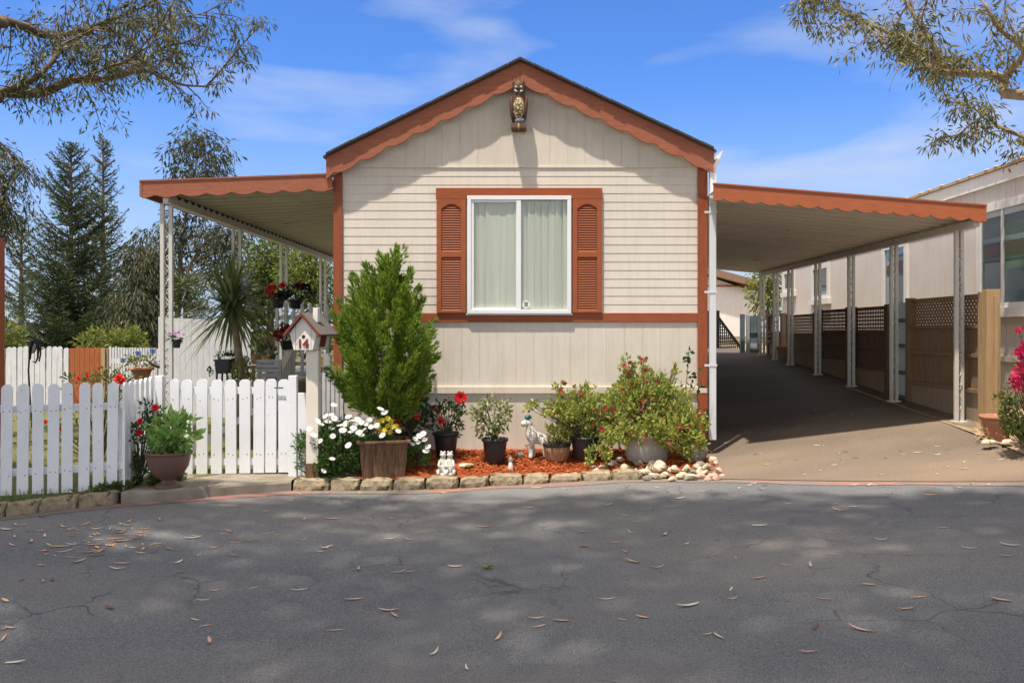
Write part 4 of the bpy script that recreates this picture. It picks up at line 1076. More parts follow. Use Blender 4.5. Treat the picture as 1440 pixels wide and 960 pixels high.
# scattered chips that spilled on the kerb stones / grass and weeds along the fence
b = MB()
def blade(x, y, z, L, W):
    a = R.uniform(0, 6.28); d = V((math.cos(a)*.5, math.sin(a)*.5, 1)).normalized(); s = V((-math.sin(a), math.cos(a), 0))*W
    m = V((x, y, z))+d*L*.6; t = m+V((math.cos(a)*.6, math.sin(a)*.6, .5)).normalized()*L*.4
    b.add([V((x,y,z))-s, V((x,y,z))+s, m+s*.8, m-s*.8, t], [(0,1,2,3), (3,2,4)])
for i in range(11000):
    x = R.uniform(-9, -2.6); e = edge_y(x); y = e+.22+R.random()**2.2*6
    if x > kx(170) and y < e+1.0: continue
    if mnoise.noise(V((x*2.2, y*2.2, 0))) < -.12 and R.random() < .8: continue
    blade(x, y, yard_z(x, y), R.uniform(.03, .10), R.uniform(.002, .004))
kind(b.build('grass', 'grass', loc=(-5, 9, -.1)), 'stuff')
b = MB()
for i in range(2600):
    t = R.random(); x = lerp(kx(85), kx(222), t); e = edge_y(x); y = e+.20+R.random()*.35
    if x > kx(172): y = e+.30+R.random()*.3
    k = mnoise.noise(V((x*3, y*3, 5)))
    if k < -.1: continue
    p = V((x, y, -.1)); 
    for q in range(2): b.leaf(p+V((R.uniform(-.03,.03), R.uniform(-.03,.03), R.uniform(0,.07+.06*k))), (R.uniform(-1,1), R.uniform(-1,.4), R.uniform(0,1)), R.uniform(.03, .07), R.uniform(.012, .03))
kind(b.build('weeds', 'shrubgreen', loc=(-4, 8.2, -.1)), 'stuff')

# fallen eucalypt leaves, each an object copied from a few shapes
def leaf_mesh(L, W, curl, lift, twist):
    b = MB(); n = 8; vs = []
    for i in range(n+1):
        t = i/n; a = curl*(t-.5); x = math.sin(a)/curl*L if abs(curl) > .01 else (t-.5)*L
        y = (1-math.cos(a))/curl*L if abs(curl) > .01 else 0
        w_ = W*math.sin(math.pi*min(1, t*.96+.03))**.7*.5+.0006; z = .004+lift*(2*t-1)**2+twist*(t-.5)
        nx_, ny_ = -math.sin(a), math.cos(a)
        vs += [(x+nx_*w_, y+ny_*w_, z+W*.16+max(0, twist*.3)), (x, y, z), (x-nx_*w_, y-ny_*w_, z+W*.16)]
    fs = []
    for i in range(n):
        for j in range(2): fs.append((3*i+j, 3*i+j+1, 3*i+j+4, 3*i+j+3))
    return b.add(vs, fs)
LV = []
kinds = [('leaf_tan', 'tan', 6), ('leaf_pink', 'pinkish brown', 5), ('leaf_pale', 'pale straw coloured', 4), ('leaf_brown', 'dark brown', 2)]
for mt, nm, n in kinds:
    for k in range(n):
        b = leaf_mesh(R.uniform(.09, .17), R.uniform(.016, .027), R.choice([.15,.3,.5,.8,-.6,-.3,-.15]), R.uniform(.0, .018), R.uniform(-.008, .012))
        LV.append((b, mt, nm))
def groundpt(px, py):
    Y = 6.0
    X, Y = px_ground(px, py)
    if Y > edge_y(X):
        for _ in range(40): X = (px-CX)*Y/F; Y = Y*.5+.5*(EYE-drive_z(X, Y)-.006)*F/(py-HY)
        return V(((px-CX)*Y/F, Y, drive_z((px-CX)*Y/F, Y)+.008))
    return V((X, Y, road_z(X)+.002))
spots = [(275,872,0),(289,880,1),(30,816,3),(60,818,0),(22,932,2),(5,898,1),(8,845,0),(8,884,0),(255,804,0),(165,800,2),(110,790,0),(118,805,2),(58,795,0),(498,843,1),(790,873,1),(818,748,1),(935,752,2),(968,852,2),(1030,842,2),(1028,829,2),(1010,895,2),(1136,917,1),(965,765,2),(890,790,0),(880,725,0),(855,710,0),(1035,785,0),(1104,795,0),(1140,796,2),(1290,840,0),(656,940,2),(612,918,2),(640,797,0),(560,805,0),(577,804,1),(330,781,0),(278,781,0),(420,830,2),(155,855,3),(1415,782,1),(1420,767,2)]
S2 = []
for px, py, k in spots: S2.append((px, py, k))
def dens(px, py):
    return 1.0 if px < 560 else .5
while len(S2) < 240:
    px = R.uniform(-30, 1470); py = 672+(R.random()**2.3)*230+8
    if R.random() < .22: px = R.gauss(110, 80); py = R.gauss(762, 14)
    base = interp(px, [(0,735),(160,716),(407,694),(640,691),(860,680),(1440,682)])
    if py < base-1: continue
    if R.random() < dens(px, py)*(1 if py < 800 else .55)*(1.0 if mnoise.noise(V((px/90, py/22, 3))) > -.08 else .12): S2.append((px, py, None))
for k in range(34): S2.append((R.uniform(1020, 1420), R.uniform(622, 668), 2))
for k in range(8): S2.append((R.uniform(1080, 1200), R.uniform(560, 610), 2))
pro = {}
for px, py, kd in S2:
    p = groundpt(px, py)
    if p.x > drive_right(p.y)-.05: continue
    cands = [i for i, l in enumerate(LV) if kd is None or l[1] == ('leaf_tan','leaf_pink','leaf_pale','leaf_brown')[kd]]
    i = R.choice(cands); b, mt, nm = LV[i]
    on_drive = p.y > edge_y(p.x)
    rz = R.choice([0, math.pi])+R.gauss(0, .55) if R.random() < .7 else R.uniform(0, 6.28)
    if i not in pro:
        o = b.build('fallen_leaf', mt, loc=(0,0,0)); pro[i] = o
    else:
        o = pro[i].copy(); COL.objects.link(o)
    o.location = p; o.rotation_euler = (0, 0, rz); s = R.uniform(.42, .88)*(.7 if on_drive else 1); o.scale = (s, s*R.uniform(.8, 1.3), s)
    tag(o, '%s dry fallen leaf lying on the %s' % (nm, 'sunlit driveway' if on_drive else 'grey street asphalt'), 'leaf', '%s fallen leaves on the %s' % (nm, 'driveway' if on_drive else 'street'))
p = groundpt(687, 799); b = MB()
for k in range(9): b.leaf((p.x+R.uniform(-.01,.01), p.y+R.uniform(-.01,.01), p.z+.006), (math.cos(k*.7), math.sin(k*.7), R.uniform(0,.5)), .06, .022)
tag(b.build('green_sprig', 'leaf_green'), 'small bright green fallen sprig on the asphalt in front of the home', 'leaf')
for px, py, nm, mt in ((80,748,'crumpled tan','leaf_tan'),(232,732,'reddish','leaf_pink'),(255,726,'large tan','leaf_tan')):
    pass

# ------------------------------------------------------------------ plants
def bush(mbx, c, r, n, L, W, clumps=14, stems=None, base=None, droop=0.0, cr=.45, shell=.55, up=.3, flat=1.0):
    """leaves in clumps through an ellipsoid; returns the clump centres"""
    c = V(c); cs = []
    for i in range(clumps):
        while True:
            d = rnd3()
            if d.length > shell: break
        cs.append(c+V((d.x*r[0], d.y*r[1], d.z*r[2])))
    per = max(1, n//clumps)
    for q in cs:
        k = R.uniform(.7, 1.25)
        for i in range(per):
            d = rnd3(); p = q+V((d.x*r[0], d.y*r[1], d.z*r[2]))*cr*k
            out = (p-c).normalized()
            dr = out*.6+rnd3()*.8+V((0,0,up-droop))
            mbx.leaf(p, dr, L*R.uniform(.6, 1.25), W*R.uniform(.7, 1.2), .2)
    if stems is not None and base is not None:
        for q in cs:
            m = V(base).lerp(q, .5)+rnd3()*.06*r[0]+V((0,0,.05*r[2]))
            stems.tube([V(base)+V((R.uniform(-.02,.02), R.uniform(-.02,.02), 0)), m, q], [.007, .005, .0025], 5)
    return cs
def flower(p, r, name, mat, parent, petals=10, layers=3, cup=.7, face=None, loc=None):
    """a rounded bloom of layered petals"""
    b = MB(); f = V(face) if face is not None else V((R.uniform(-.4,.4), -1, R.uniform(.1,.8))); f.normalize()
    u = f.cross(V((0,0,1))).normalized(); w_ = u.cross(f)
    for l in range(layers):
        rr = r*(1-.25*l); c = cup*(l/max(1, layers-1))
        for k in range(petals-l*2):
            a = 2*math.pi*k/(petals-l*2)+l*.4+R.uniform(-.15,.15); d = (u*math.cos(a)+w_*math.sin(a))
            dd = (d*(1-c*.75)+f*(.15+c)).normalized()
            b.leaf(V(p)-f*r*.25, dd, rr*1.05, rr*.85, .12, up=f)
    return b.build(name, mat, parent)
def pot_lathe(c, r0, r1, h, rim=.012, rimh=.03, n=28, wall=.008):
    return MB().lathe([(r0*.96, 0), (r0, .004), (lerp(r0, r1, .82), h*.82), (r1-.003, h-rimh), (r1+rim, h-rimh), (r1+rim, h), (r1+rim-wall-.004, h), (r1-wall, h-.03), (r1-wall, h-.032)], c, n, cap=False)
def potted(name, label, c, r0, r1, h, mat, cat='potted plant', rim=.012):
    t = thing(name, c, label, cat)
    pot_lathe(c, r0, r1, h, rim).build('pot', mat, t, smooth=True)
    MB().lathe([(.001, .0), (r1-.012, 0)], V(c)+V((0,0,h-.028)), 20, cap=False).build('soil', 'soil', t)
    return t

# bright dwarf cypress in front of the home
c = V(((541-CX)*9.12/F, 9.12, .0)); cyp = thing('cypress_shrub', c, 'bright green feathery dwarf cypress in front of the left siding of the home', 'shrub')
b = MB(); b.tube([c+V((0,0,-.05)), c+V((.01,0,.5)), c+V((-.02,0,1.2))], [.04,.035,.015], 8); b.build('trunk', 'bark', cyp)
prof = [(578,36),(555,60),(530,68),(500,71),(470,69),(445,64),(425,52),(405,40),(385,27),(365,15),(350,5)]
b = MB()
def prad(py): return interp(py, [(a, q) for a, q in sorted(prof)])
def plume(p, d, L, rr, n, bend):
    """one upswept feathery spray of fine needles"""
    for k in range(n):
        t = R.random(); w_ = rr*math.sin(math.pi*min(1, t*.80+.16))**.9
        sd = rnd3(); sd -= d*sd.dot(d); q = p+d*L*t+sd*w_+V((0,0,bend*t*t))
        dd = (d*1.3+sd.normalized()*.5+V((0,0,bend*t*2)))
        for j in range(9): b.leaf(q+rnd3()*.012, dd+rnd3()*.32, R.uniform(.035, .065), R.uniform(.005, .0085), .1)
N_ = 142
for i in range(N_):
    py = lerp(362, 568, ((i+.5)/N_)**.68)+R.uniform(-8, 8); a = i*2.399+R.uniform(-.3,.3); rr = max(.03, prad(py)*9.12/F)*R.uniform(.78, 1.04)
    zz = EYE+(HY-py)*9.12/F; cx_ = c.x+(.03 if py < 400 else 0)
    f = R.choice([1, 1, 1, .6])
    L = R.uniform(.26, .42)*(1 if py > 390 else .75); out = (1.15 if py > 510 else .8 if py > 430 else .5)*R.uniform(.75, 1.1)
    d = V((math.cos(a)*out, math.sin(a)*out, 1)).normalized()
    pb = V((cx_+math.cos(a)*rr*f, c.y+math.sin(a)*rr*f, zz))-d*L*.72
    plume(pb, d, L, R.uniform(.048, .075), 78, .04)
    if i % 2 == 0: plume(V((cx_+math.cos(a)*rr*.5, c.y+math.sin(a)*rr*.5, zz-.18)), d, .3, .09, 50, 0)
b.build('foliage', 'cypress', cyp)

# urn with fresh green shrub by the gate
c = V(((237-CX)*8.22/F, 8.22, -.082)); urn = thing('potted_shrub', c, 'brown pedestal urn with a lush fresh green plant on the step by the gate', 'potted plant')
MB().lathe([(.125,0),(.13,.012),(.115,.03),(.07,.05),(.062,.065),(.085,.085),(.14,.13),(.182,.20),(.198,.27),(.203,.305),(.203,.315),(.218,.322),(.222,.338),(.215,.345),(.195,.342),(.188,.31),(.188,.305)], c, 36, cap=False).build('urn', 'brownpot', urn, smooth=True)
MB().lathe([(.001,0),(.19,0)], c+V((0,0,.315)), 20, cap=False).build('soil', 'soil', urn)
b = MB(); st_ = MB(); cc = c+V((.055,0,.50)); bush(b, cc, (.21,.18,.17), 900, .075, .038, 34, st_, c+V((0,0,.31)), cr=.42, shell=.4); b.build('foliage', 'potgreen', urn); st_.build('stems', 'twig', urn)
# red rose beside the fence return
c = V(((195-CX)*8.45/F, 8.45, -.1)); rb_ = thing('rose_bush', c, 'sprawling red rose climbing beside the white fence, behind the brown urn', 'rose bush')
b = MB(); st_ = MB()
for px, py, n in ((205,590,90),(215,575,80),(188,605,60),(196,622,40),(222,600,60),(200,645,50),(208,665,60),(186,660,40)):
    p = at(px-4, py, 8.30+R.uniform(-.05,.10)); bush(b, p, (.11,.09,.09), int(n*1.3), .045, .026, 5, st_, c, cr=.7, shell=.3)
b.build('foliage', 'rose', rb_); st_.build('stems', 'twig', rb_)
for px, py, r in ((222,573,.042),(200,592,.04),(200,608,.036),(226,594,.03)): flower(at(px-4, py, 8.2), r, 'blossom', 'red', rb_)

# daisies
c = V(((468-CX)*8.85/F, 8.85, -.08)); dz_ = thing('daisy_bush', c, 'large mound of white daisies between the house number post and the wooden planter', 'daisy bush')
b = MB(); st_ = MB()
bush(b, c+V((-.0,0,.27)), (.33,.24,.30), 5200, .06, .017, 95, st_, c, cr=.34, shell=.4, up=.6); b.build('foliage', 'daisyleaf', dz_); st_.build('stems', 'twig', dz_)
def daisy_mesh(mt='whitepetal'):
    b = MB()
    for k in range(16):
        a = 2*math.pi*k/16; d = V((math.cos(a), math.sin(a), .12)); b.leaf(d*.006, d, .032, .012, .05, up=V((0,0,1)))
    return b
dm = daisy_mesh().build('daisy_proto', 'whitepetal', loc=(0,0,0)); ROOT['daisy_proto'] = V((0,0,0))
cm_ = MB().ell((0,0,.004), .008, .008, .005, 8, 5).build('centre_proto', 'yellow', loc=(0,0,0))
def daisies(root, pts, s=1.0):
    for p in pts:
        o = dm.copy(); o.name = 'daisy_flower'; COL.objects.link(o); o.parent = root
        o.location = V(p)-V(root.location); o.scale = (s*R.uniform(.85, 1.15),)*3
        f = V((R.uniform(-.5,.5), R.uniform(-1,-.2), R.uniform(.5,1.2))); o.rotation_euler = f.to_track_quat('Z', 'Y').to_euler()
        q = cm_.copy(); q.scale = (.7,)*3; q.name = 'flower_centre'; COL.objects.link(q); q.parent = o
top = [(435,603),(441,612),(447,592),(452,597),(458,585),(466,583),(470,588),(466,602),(478,598),(484,598),(490,586),(494,592),(497,602),(503,590),(508,594),(512,589),(516,596),(520,590),(505,608),(512,604),(522,600),(482,605),(494,607),(508,612),(470,569),(468,613),(490,626),(467,645),(455,662),(530,598),(538,612),(560,606),(535,575),(541,580),(450,620),(500,598),(475,592),(487,594),(444,601),(461,592)]
daisies(dz_, [at(px, py, 8.56+.06*R.random() if py > 606 else 8.62+.14*R.random()) for px, py in top], 1.05)
# small trailing weed on the gate post foot
# second small daisy clump
c = V(((588-CX)*8.95/F, 8.95, -.04)); d2 = thing('daisy_bush', c, 'small clump of white daisies to the right of the wooden planter', 'daisy bush')
b = MB(); bush(b, c+V((-.02,0,.13)), (.13,.12,.15), 620, .05, .013, 20, None, None, cr=.45, up=.6); b.build('foliage', 'daisyleaf', d2)
daisies(d2, [at(px, py, 8.82) for px, py in ((590,613),(595,610),(584,617),(588,622),(597,618),(599,634),(580,624),(602,628))], 1.0)
dm.hide_render = True; cm_.hide_render = True
bpy.data.objects.remove(dm); bpy.data.objects.remove(cm_)
# wooden planter
c = V(((538-CX)*8.86/F, 8.86, -.085)); pl = thing('wooden_planter', c, 'weathered tapered redwood planter box with yellow flowers', 'planter')
rz = Matrix.Rotation(rad(14), 3, 'Z')
def taper_board(b, w0, w1, t, h, off, side):
    pass
b = MB(); w0, w1, d0, d1, H = .205, .245, .15, .185, .36
def PL(x, y, z): return c+rz @ V((x, y, z))
faces = [((-w0,-d0),(w0,-d0),(w1,-d1),(-w1,-d1)), ((w0,-d0),(w0,d0),(w1,d1),(w1,-d1)), ((w0,d0),(-w0,d0),(-w1,d1),(w1,d1)), ((-w0,d0),(-w0,-d0),(-w1,-d1),(-w1,d1))]
for fi, (p0, p1, p2, p3) in enumerate(faces):
    nb_ = 4 if fi % 2 == 0 else 3
    for k in range(nb_):
        a, e = k/nb_+.004, (k+1)/nb_-.004; o = R.uniform(.0, .006)
        q0 = PL(lerp(p0[0],p1[0],a), lerp(p0[1],p1[1],a), -.02); q1 = PL(lerp(p0[0],p1[0],e), lerp(p0[1],p1[1],e), -.02)
        q2 = PL(lerp(p3[0],p2[0],e), lerp(p3[1],p2[1],e), H); q3 = PL(lerp(p3[0],p2[0],a), lerp(p3[1],p2[1],a), H)
        nn = (q1-q0).cross(q3-q0).normalized()
        b.prism([q0+nn*o, q1+nn*o, q2+nn*o, q3+nn*o], -nn*.018)
b.build('boards', 'planterwood', pl)
b = MB()
for (p, q) in (((-w1-.02,-d1-.01),(w1+.02,-d1-.01)), ((w1+.01,-d1+.016),(w1+.01,d1-.016)), ((-w1-.02,d1+.01),(w1+.02,d1+.01)), ((-w1-.01,-d1+.016),(-w1-.01,d1-.016))):
    b.bar(PL(*p, H+.012), PL(*q, H+.012), .045, .026)
b.build('rim', 'planterwood', pl, bevel=.004)
b = MB(); b.add([PL(-w1+.01,-d1+.01,H-.04), PL(w1-.01,-d1+.01,H-.04), PL(w1-.01,d1-.01,H-.04), PL(-w1+.01,d1-.01,H-.04)], [(0,1,2,3)]); b.build('soil', 'soil', pl)
b = MB(); st_ = MB(); bush(b, PL(0,.03,H+.07), (.21,.15,.10), 800, .05, .013, 26, st_, PL(0,0,H-.05), cr=.4, up=.6); b.build('foliage', 'daisyleaf', pl); st_.build('stems', 'twig', pl)
for px, py in ((538,591),(532,593),(545,598),(552,600),(548,607),(541,604),(557,599),(533,601),(545,588),(537,606),(561,604),(550,592)):
    flower(at(px, py, 8.72+.1*R.random()), .032, 'yellow_blossom', 'yellowpetal', pl, 8, 2, .4)

# rose in the dark pot behind the planter
c = V(((577-CX)*9.32/F, 9.32, .03)); t = potted('potted_rose', 'red rose bush in a dark brown pot behind the wooden planter', c, .13, .17, .27, 'soil')
b = MB(); st_ = MB(); bush(b, c+V((-.02,0,.5)), (.19,.16,.26), 620, .055, .032, 26, st_, c+V((0,0,.24)), cr=.4); 
bush(b, c+V((.07,0,.72)), (.09,.08,.10), 70, .045, .025, 6, st_, c+V((0,0,.3)), cr=.6); b.build('foliage', 'rose', t); st_.build('stems', 'twig', t)
for px, py, r in ((583,558,.062),(586,585,.042),(559,595,.045),(594,552,.03)): flower(at(px, py, 9.12), r, 'blossom', 'red', t)
b = MB(); 
for k in range(6): b.leaf(at(597,519,9.25)+rnd3()*.02, rnd3(), .03, .018)
st2 = MB().tube([c+V((.05,0,.6)), at(590,545,9.27), at(597,520,9.25)], [.004,.003,.002], 5); st2.build('long_stem', 'twig', t); b.build('bud', 'darkred', t)
# rose in the black pot
c = V(((627-CX)*9.45/F, 9.45, .03)); t = potted('potted_rose', 'tall rose with one large red bloom in a tilted black plastic pot', c, .10, .14, .27, 'blackpot')
b = MB(); st_ = MB(); bush(b, c+V((.0,0,.42)), (.19,.14,.17), 300, .055, .034, 16, st_, c+V((0,0,.25)), cr=.45); bush(b, c+V((.14,0,.38)), (.06,.06,.1), 40, .05, .02, 4, st_, c+V((0,0,.25)), droop=.6)
b.build('foliage', 'rose', t); st_.tube([c+V((.02,0,.25)), at(640,590,9.36), at(648,562,9.34)], [.006,.005,.004], 5); st_.build('stems', 'twig', t)
flower(at(648,559,9.3), .078, 'blossom', 'red', t, 12, 4)
for px, py, r in ((620,591,.05),(616,579,.028),(609,572,.026)): flower(at(px, py, 9.25), r, 'blossom', 'red' if r > .04 else 'darkred', t)
# black pot with variegated leaves
c = gp_(696, 650); t = potted('potted_plant', 'small pale green variegated shrub in a black nursery pot on the red mulch', c, .105, .135, .265, 'blackpot')
b = MB(); st_ = MB(); bush(b, c+V((0,0,.50)), (.24,.18,.20), 520, .062, .036, 26, st_, c+V((0,0,.24)), cr=.35, shell=.5, droop=.5); b.build('foliage', 'variegated', t); st_.build('stems', 'twig', t)
# half barrel
c = gp_(783, 647); t = thing('half_barrel_planter', c, 'low half barrel planter with black bands and lime green leaves', 'planter')
MB().lathe([(.12,0),(.128,.03),(.142,.10),(.150,.165)], c, 30).build('barrel', 'barrel', t, smooth=True)
MB().lathe([(.152,.160),(.154,.164),(.157,.195),(.150,.197),(.14,.19),(.14,.17)], c, 30, cap=False).build('band', 'band', t, smooth=True)
MB().lathe([(.001,0),(.145,0)], c+V((0,0,.18)), 20, cap=False).build('soil', 'soil', t)
b = MB(); st_ = MB(); bush(b, c+V((.03,0,.29)), (.15,.13,.12), 420, .07, .022, 18, st_, c+V((0,0,.18)), cr=.45, up=.7); b.build('foliage', 'limeleaf', t); st_.build('stems', 'twig', t)
# black pot behind, with fuchsia
def leafclump_(mb, q, r, n):
    for i in range(n):
        d = rnd3(); mb.leaf(q+d*r+V((0,-.03,0)), d+V((0,-.3,.3)), R.uniform(.035,.065), R.uniform(.02,.034), .2)
def fuchsia(c, blobs, label, nfl, name='fuchsia_bush', leaf='fuchsia', pot=None):
    t = thing(name, c, label, 'fuchsia')
    if pot: pot(t)
    b = MB(); st_ = MB(); allc = []
    for px, py, rx, rz_, n, yy in blobs:
        p = at(px, py, yy); sc_ = yy/F
        allc += bush(b, p, (rx*sc_, min(rx*sc_, .22), rz_*sc_), int(n*1.7), .052, .034, max(8, n//18), st_, c+V((0,0,.2)), cr=.42, shell=.3)
    yl = MB()
    for q in allc:
        if q.z < .45 and R.random() < .4: leafclump_(yl, q, .07, 10)
    yl.build('yellow_foliage', 'limeleaf', t)
    b.build('foliage', leaf, t); st_.build('stems', 'twig', t)
    for k in range(nfl):
        q = R.choice(allc)+rnd3()*.06; q.y -= .10
        flower(q, R.uniform(.02, .034), 'blossom', 'pinkpetal', t, 6, 2, -.3, face=(R.uniform(-.3,.3), -1, R.uniform(-.6,.2)))
    return t
c = V(((822-CX)*9.4/F, 9.4, .02))
fuchsia(c, [(790,575,22,26,260,9.35),(812,590,26,38,420,9.4),(833,570,26,34,380,9.42),(845,600,20,34,280,9.35),(785,545,6,8,24,9.4),(762,572,22,10,80,9.3),(838,637,16,14,90,9.1),(812,548,8,8,24,9.4)], 'yellow green fuchsia in a black pot right behind the half barrel', 18, pot=lambda t: (pot_lathe(c, .12, .15, .24).build('pot', 'blackpot', t, smooth=True)))
c2 = gp_(910, 647)
def trough(t):
    b = MB(); n = 32
    prf = [(.80,0),(.84,.01),(.93,.15),(.98,.245),(1.02,.25),(1.03,.27),(1.0,.28),(.95,.275),(.94,.24)]
    b.lathe([(r*.265, z) for r, z in prf], c2, n, 1, .68, cap=False); b.build('pot', 'trough', t, smooth=True)
    b = MB(); b.lathe([(.001, .245), (.25, .245)], c2, n, 1, .68, cap=False); b.build('soil', 'soil', t)
fuchsia(c2, [(880,575,30,38,520,9.35),(905,560,34,40,560,9.4),(935,575,34,42,620,9.35),(965,590,24,44,460,9.3),(892,530,12,16,90,9.45),(925,545,20,20,160,9.45),(880,512,6,11,30,9.45),(905,508,5,9,20,9.45),(948,522,6,10,26,9.45),(884,545,14,16,80,9.4),(955,604,22,26,300,9.1),(862,600,20,26,240,9.2),(975,622,14,22,180,9.1),(905,598,34,18,260,9.1),(880,612,10,14,60,9.0),(935,615,14,14,100,9.0)], 'large red flowered fuchsia overflowing a wide grey pot at the right house corner', 48, pot=trough)
# thin climbing stem at the corner
c = V(((968-CX)*9.5/F, 9.5, .05)); t = thing('climbing_stem', c, 'thin leggy climbing stem with a few round leaves near the corner board', 'plant')
st_ = MB(); st_.tube([c, at(962,570,9.55), at(966,530,9.6), at(969,490,9.62)], [.008,.006,.004,.002], 5); st_.tube([at(962,570,9.55), at(975,545,9.55), at(985,535,9.5), at(992,500,9.5)], [.005,.004,.003,.002], 5); st_.build('stems', 'twig', t)
b = MB()
for px, py in ((969,492),(964,503),(968,500),(966,508),(980,522),(974,535),(972,540),(983,545),(978,530),(965,520)):
    for k in range(3): b.leaf(at(px, py, 9.55)+rnd3()*.03, rnd3(), .07, .05)
b.build('foliage', 'rose', t)

# ------------------------------------------------------------------ figurines
c = gp_(628, 667); t = thing('frog_figurine', c, 'mottled whitish stone figurine of two seated creatures on the kerb edge of the mulch', 'figurine')
for s, nm in ((-1, 'left_body'), (1, 'right_body')):
    b = MB(); x = c.x+s*.036
    b.lathe([(.05,0),(.055,.03),(.048,.08),(.036,.13),(.03,.165),(.022,.185)], (x, c.y, c.z), 14, 1, .9)
    b.ell((x, c.y-.005, c.z+.205), .034, .032, .03, 12, 8)
    for e in (-1, 1):
        b.ell((x+e*.017, c.y-.014, c.z+.235), .012, .012, .013, 8, 6)
        b.tube([(x+e*.03, c.y-.02, c.z+.15), (x+e*.045, c.y-.045, c.z+.10), (x+e*.012, c.y-.06, c.z+.085)], [.014,.012,.01], 6)
        b.tube([(x+e*.035, c.y-.02, c.z+.03), (x+e*.048, c.y-.06, c.z+.045), (x+e*.04, c.y-.085, c.z+.012)], [.022,.018,.014], 6)
    b.build('seated_figure', 'statue', t, smooth=True)
MB().lathe([(.095,-.01),(.10,.01),(.085,.025)], c, 18, 1, .7).build('base', 'statue', t)
c = gp_(718, 661); t = thing('tiny_figurine', c, 'tiny grey and white figurine with a dark face at the mulch edge', 'figurine')
MB().lathe([(.028,0),(.03,.02),(.024,.06),(.018,.085),(.012,.09)], c, 14).build('body', 'statue', t, smooth=True)
MB().ell(c+V((0,0,.108)), .023, .022, .024, 12, 8).build('head', 'statue', t, smooth=True)
b = MB(); b.ell(c+V((-.009,-.02,.11)), .005, .004, .006, 6, 4); b.ell(c+V((.009,-.02,.11)), .005, .004, .006, 6, 4); b.build('eyes', 'band', t)
MB().lathe([(.027,0),(.012,.012),(.004,.03)], c+V((0,0,.124)), 12).build('cap', 'greyrock', t)
# white animal statue looking left, teal ornament on its head
c = gp_(748, 644); t = thing('animal_statue', c, 'weathered white statue of a long legged dog with a teal ornament on its head', 'statue')
def skinned(name, nodes, edges, mat, parent, sub=2):
    me = bpy.data.meshes.new(name); base = ROOT[parent.name]
    me.from_pydata([tuple(V(n[0])-base) for n in nodes], edges, []); o = bpy.data.objects.new(name, me); COL.objects.link(o); o.parent = parent
    sk = o.modifiers.new('skin', 'SKIN'); sk.use_smooth_shade = True
    if not me.skin_vertices: me.skin_vertices.new()
    for i, n in enumerate(nodes): me.skin_vertices[0].data[i].radius = (n[1], n[1])
    me.skin_vertices[0].data[0].use_root = True
    su = o.modifiers.new('sub', 'SUBSURF'); su.levels = sub; su.render_levels = sub
    me.materials.append(m_[mat]); return o
def D(x, y, z): return c+V((x, y, z))
nodes = [(D(.10,.03,.21),.065),(D(.02,0,.24),.075),(D(-.02,-.01,.30),.055),(D(-.025,-.01,.36),.042),(D(-.035,-.01,.40),.05),(D(-.085,-.02,.385),.04),(D(-.125,-.025,.375),.03),
         (D(-.035,-.055,.15),.036),(D(-.01,-.06,.07),.026),(D(-.015,-.075,.005),.026),(D(-.0,.06,.15),.026),(D(.03,.06,.07),.018),(D(.02,.05,.005),.02),
         (D(.15,-.02,.16),.042),(D(.135,-.04,.08),.02),(D(.15,-.045,.01),.02),(D(.17,.06,.16),.038),(D(.165,.07,.08),.02),(D(.16,.06,.01),.02),(D(.17,.03,.22),.02),(D(.21,.04,.14),.012)]
edges = [(0,1),(1,2),(2,3),(3,4),(4,5),(5,6),(1,7),(7,8),(8,9),(1,10),(10,11),(11,12),(0,13),(13,14),(14,15),(0,16),(16,17),(17,18),(0,19),(19,20)]
skinned('body', nodes, edges, 'statue', t)
b = MB(); b.ell(D(-.045,-.015,.455), .042, .035, .026, 10, 6, jit=.12); b.ell(D(-.03,-.035,.47), .02, .018, .02, 8, 5); b.build('ornament', 'teal', t, smooth=True)
b = MB(); b.ell(D(-.062,-.055,.412), .006, .005, .006, 6, 4); b.build('eye', 'band', t)
for s in (-1, 1):
    b = MB(); b.ell(D(-.018, s*.035-.01, .395), .016, .008, .035, 8, 6); b.build('ear', 'statue', t, smooth=True)

# ------------------------------------------------------------------ right edge: bougainvillea, pot, bush
c = V((4.78, 8.35, drive_z(4.95, 8.35))); t = thing('bougainvillea', c, 'magenta bougainvillea spilling into view in front of the neighbouring house', 'bougainvillea')
b = MB(); st_ = MB(); fl = MB(); cs = []
for px, py, rx, rz_, n in ((1442,528,14,26,230),(1465,500,26,30,400),(1443,466,8,8,40),(1437,505,9,12,70),(1431,540,6,8,30),(1470,540,30,30,400),(1490,470,30,36,400)):
    yy = 8.35; k = yy/F; cs += bush(fl, at(px, py, yy+R.uniform(-.1,.1)), (rx*k, .15, rz_*k), n, .045, .04, max(5, n//22), st_, c+V((.2,0,0)), cr=.5, shell=.2)
    bush(b, at(px+6, py+4, yy+.08), (rx*k, .14, rz_*k), n//3, .05, .03, 6, cr=.5)
fl.build('bracts', 'magenta', t); b.build('foliage', 'shrubgreen', t); st_.build('stems', 'twig', t)
c = V((4.76, 8.1, drive_z(4.95, 8.1))); t = thing('green_shrub', c, 'low rounded green shrub beneath the bougainvillea at the driveway edge', 'shrub')
b = MB(); st_ = MB(); bush(b, at(1432,586,8.1), (.18,.16,.17), 900, .04, .026, 36, st_, c, cr=.36); bush(b, at(1475,580,8.1), (.22,.2,.2), 900, .04, .026, 30, st_, c+V((.3,0,0)), cr=.36); bush(b, at(1418,556,8.15), (.10,.08,.08), 110, .045, .02, 8, st_, c, cr=.5)
b.build('foliage', 'shrubgreen', t); st_.build('stems', 'twig', t)
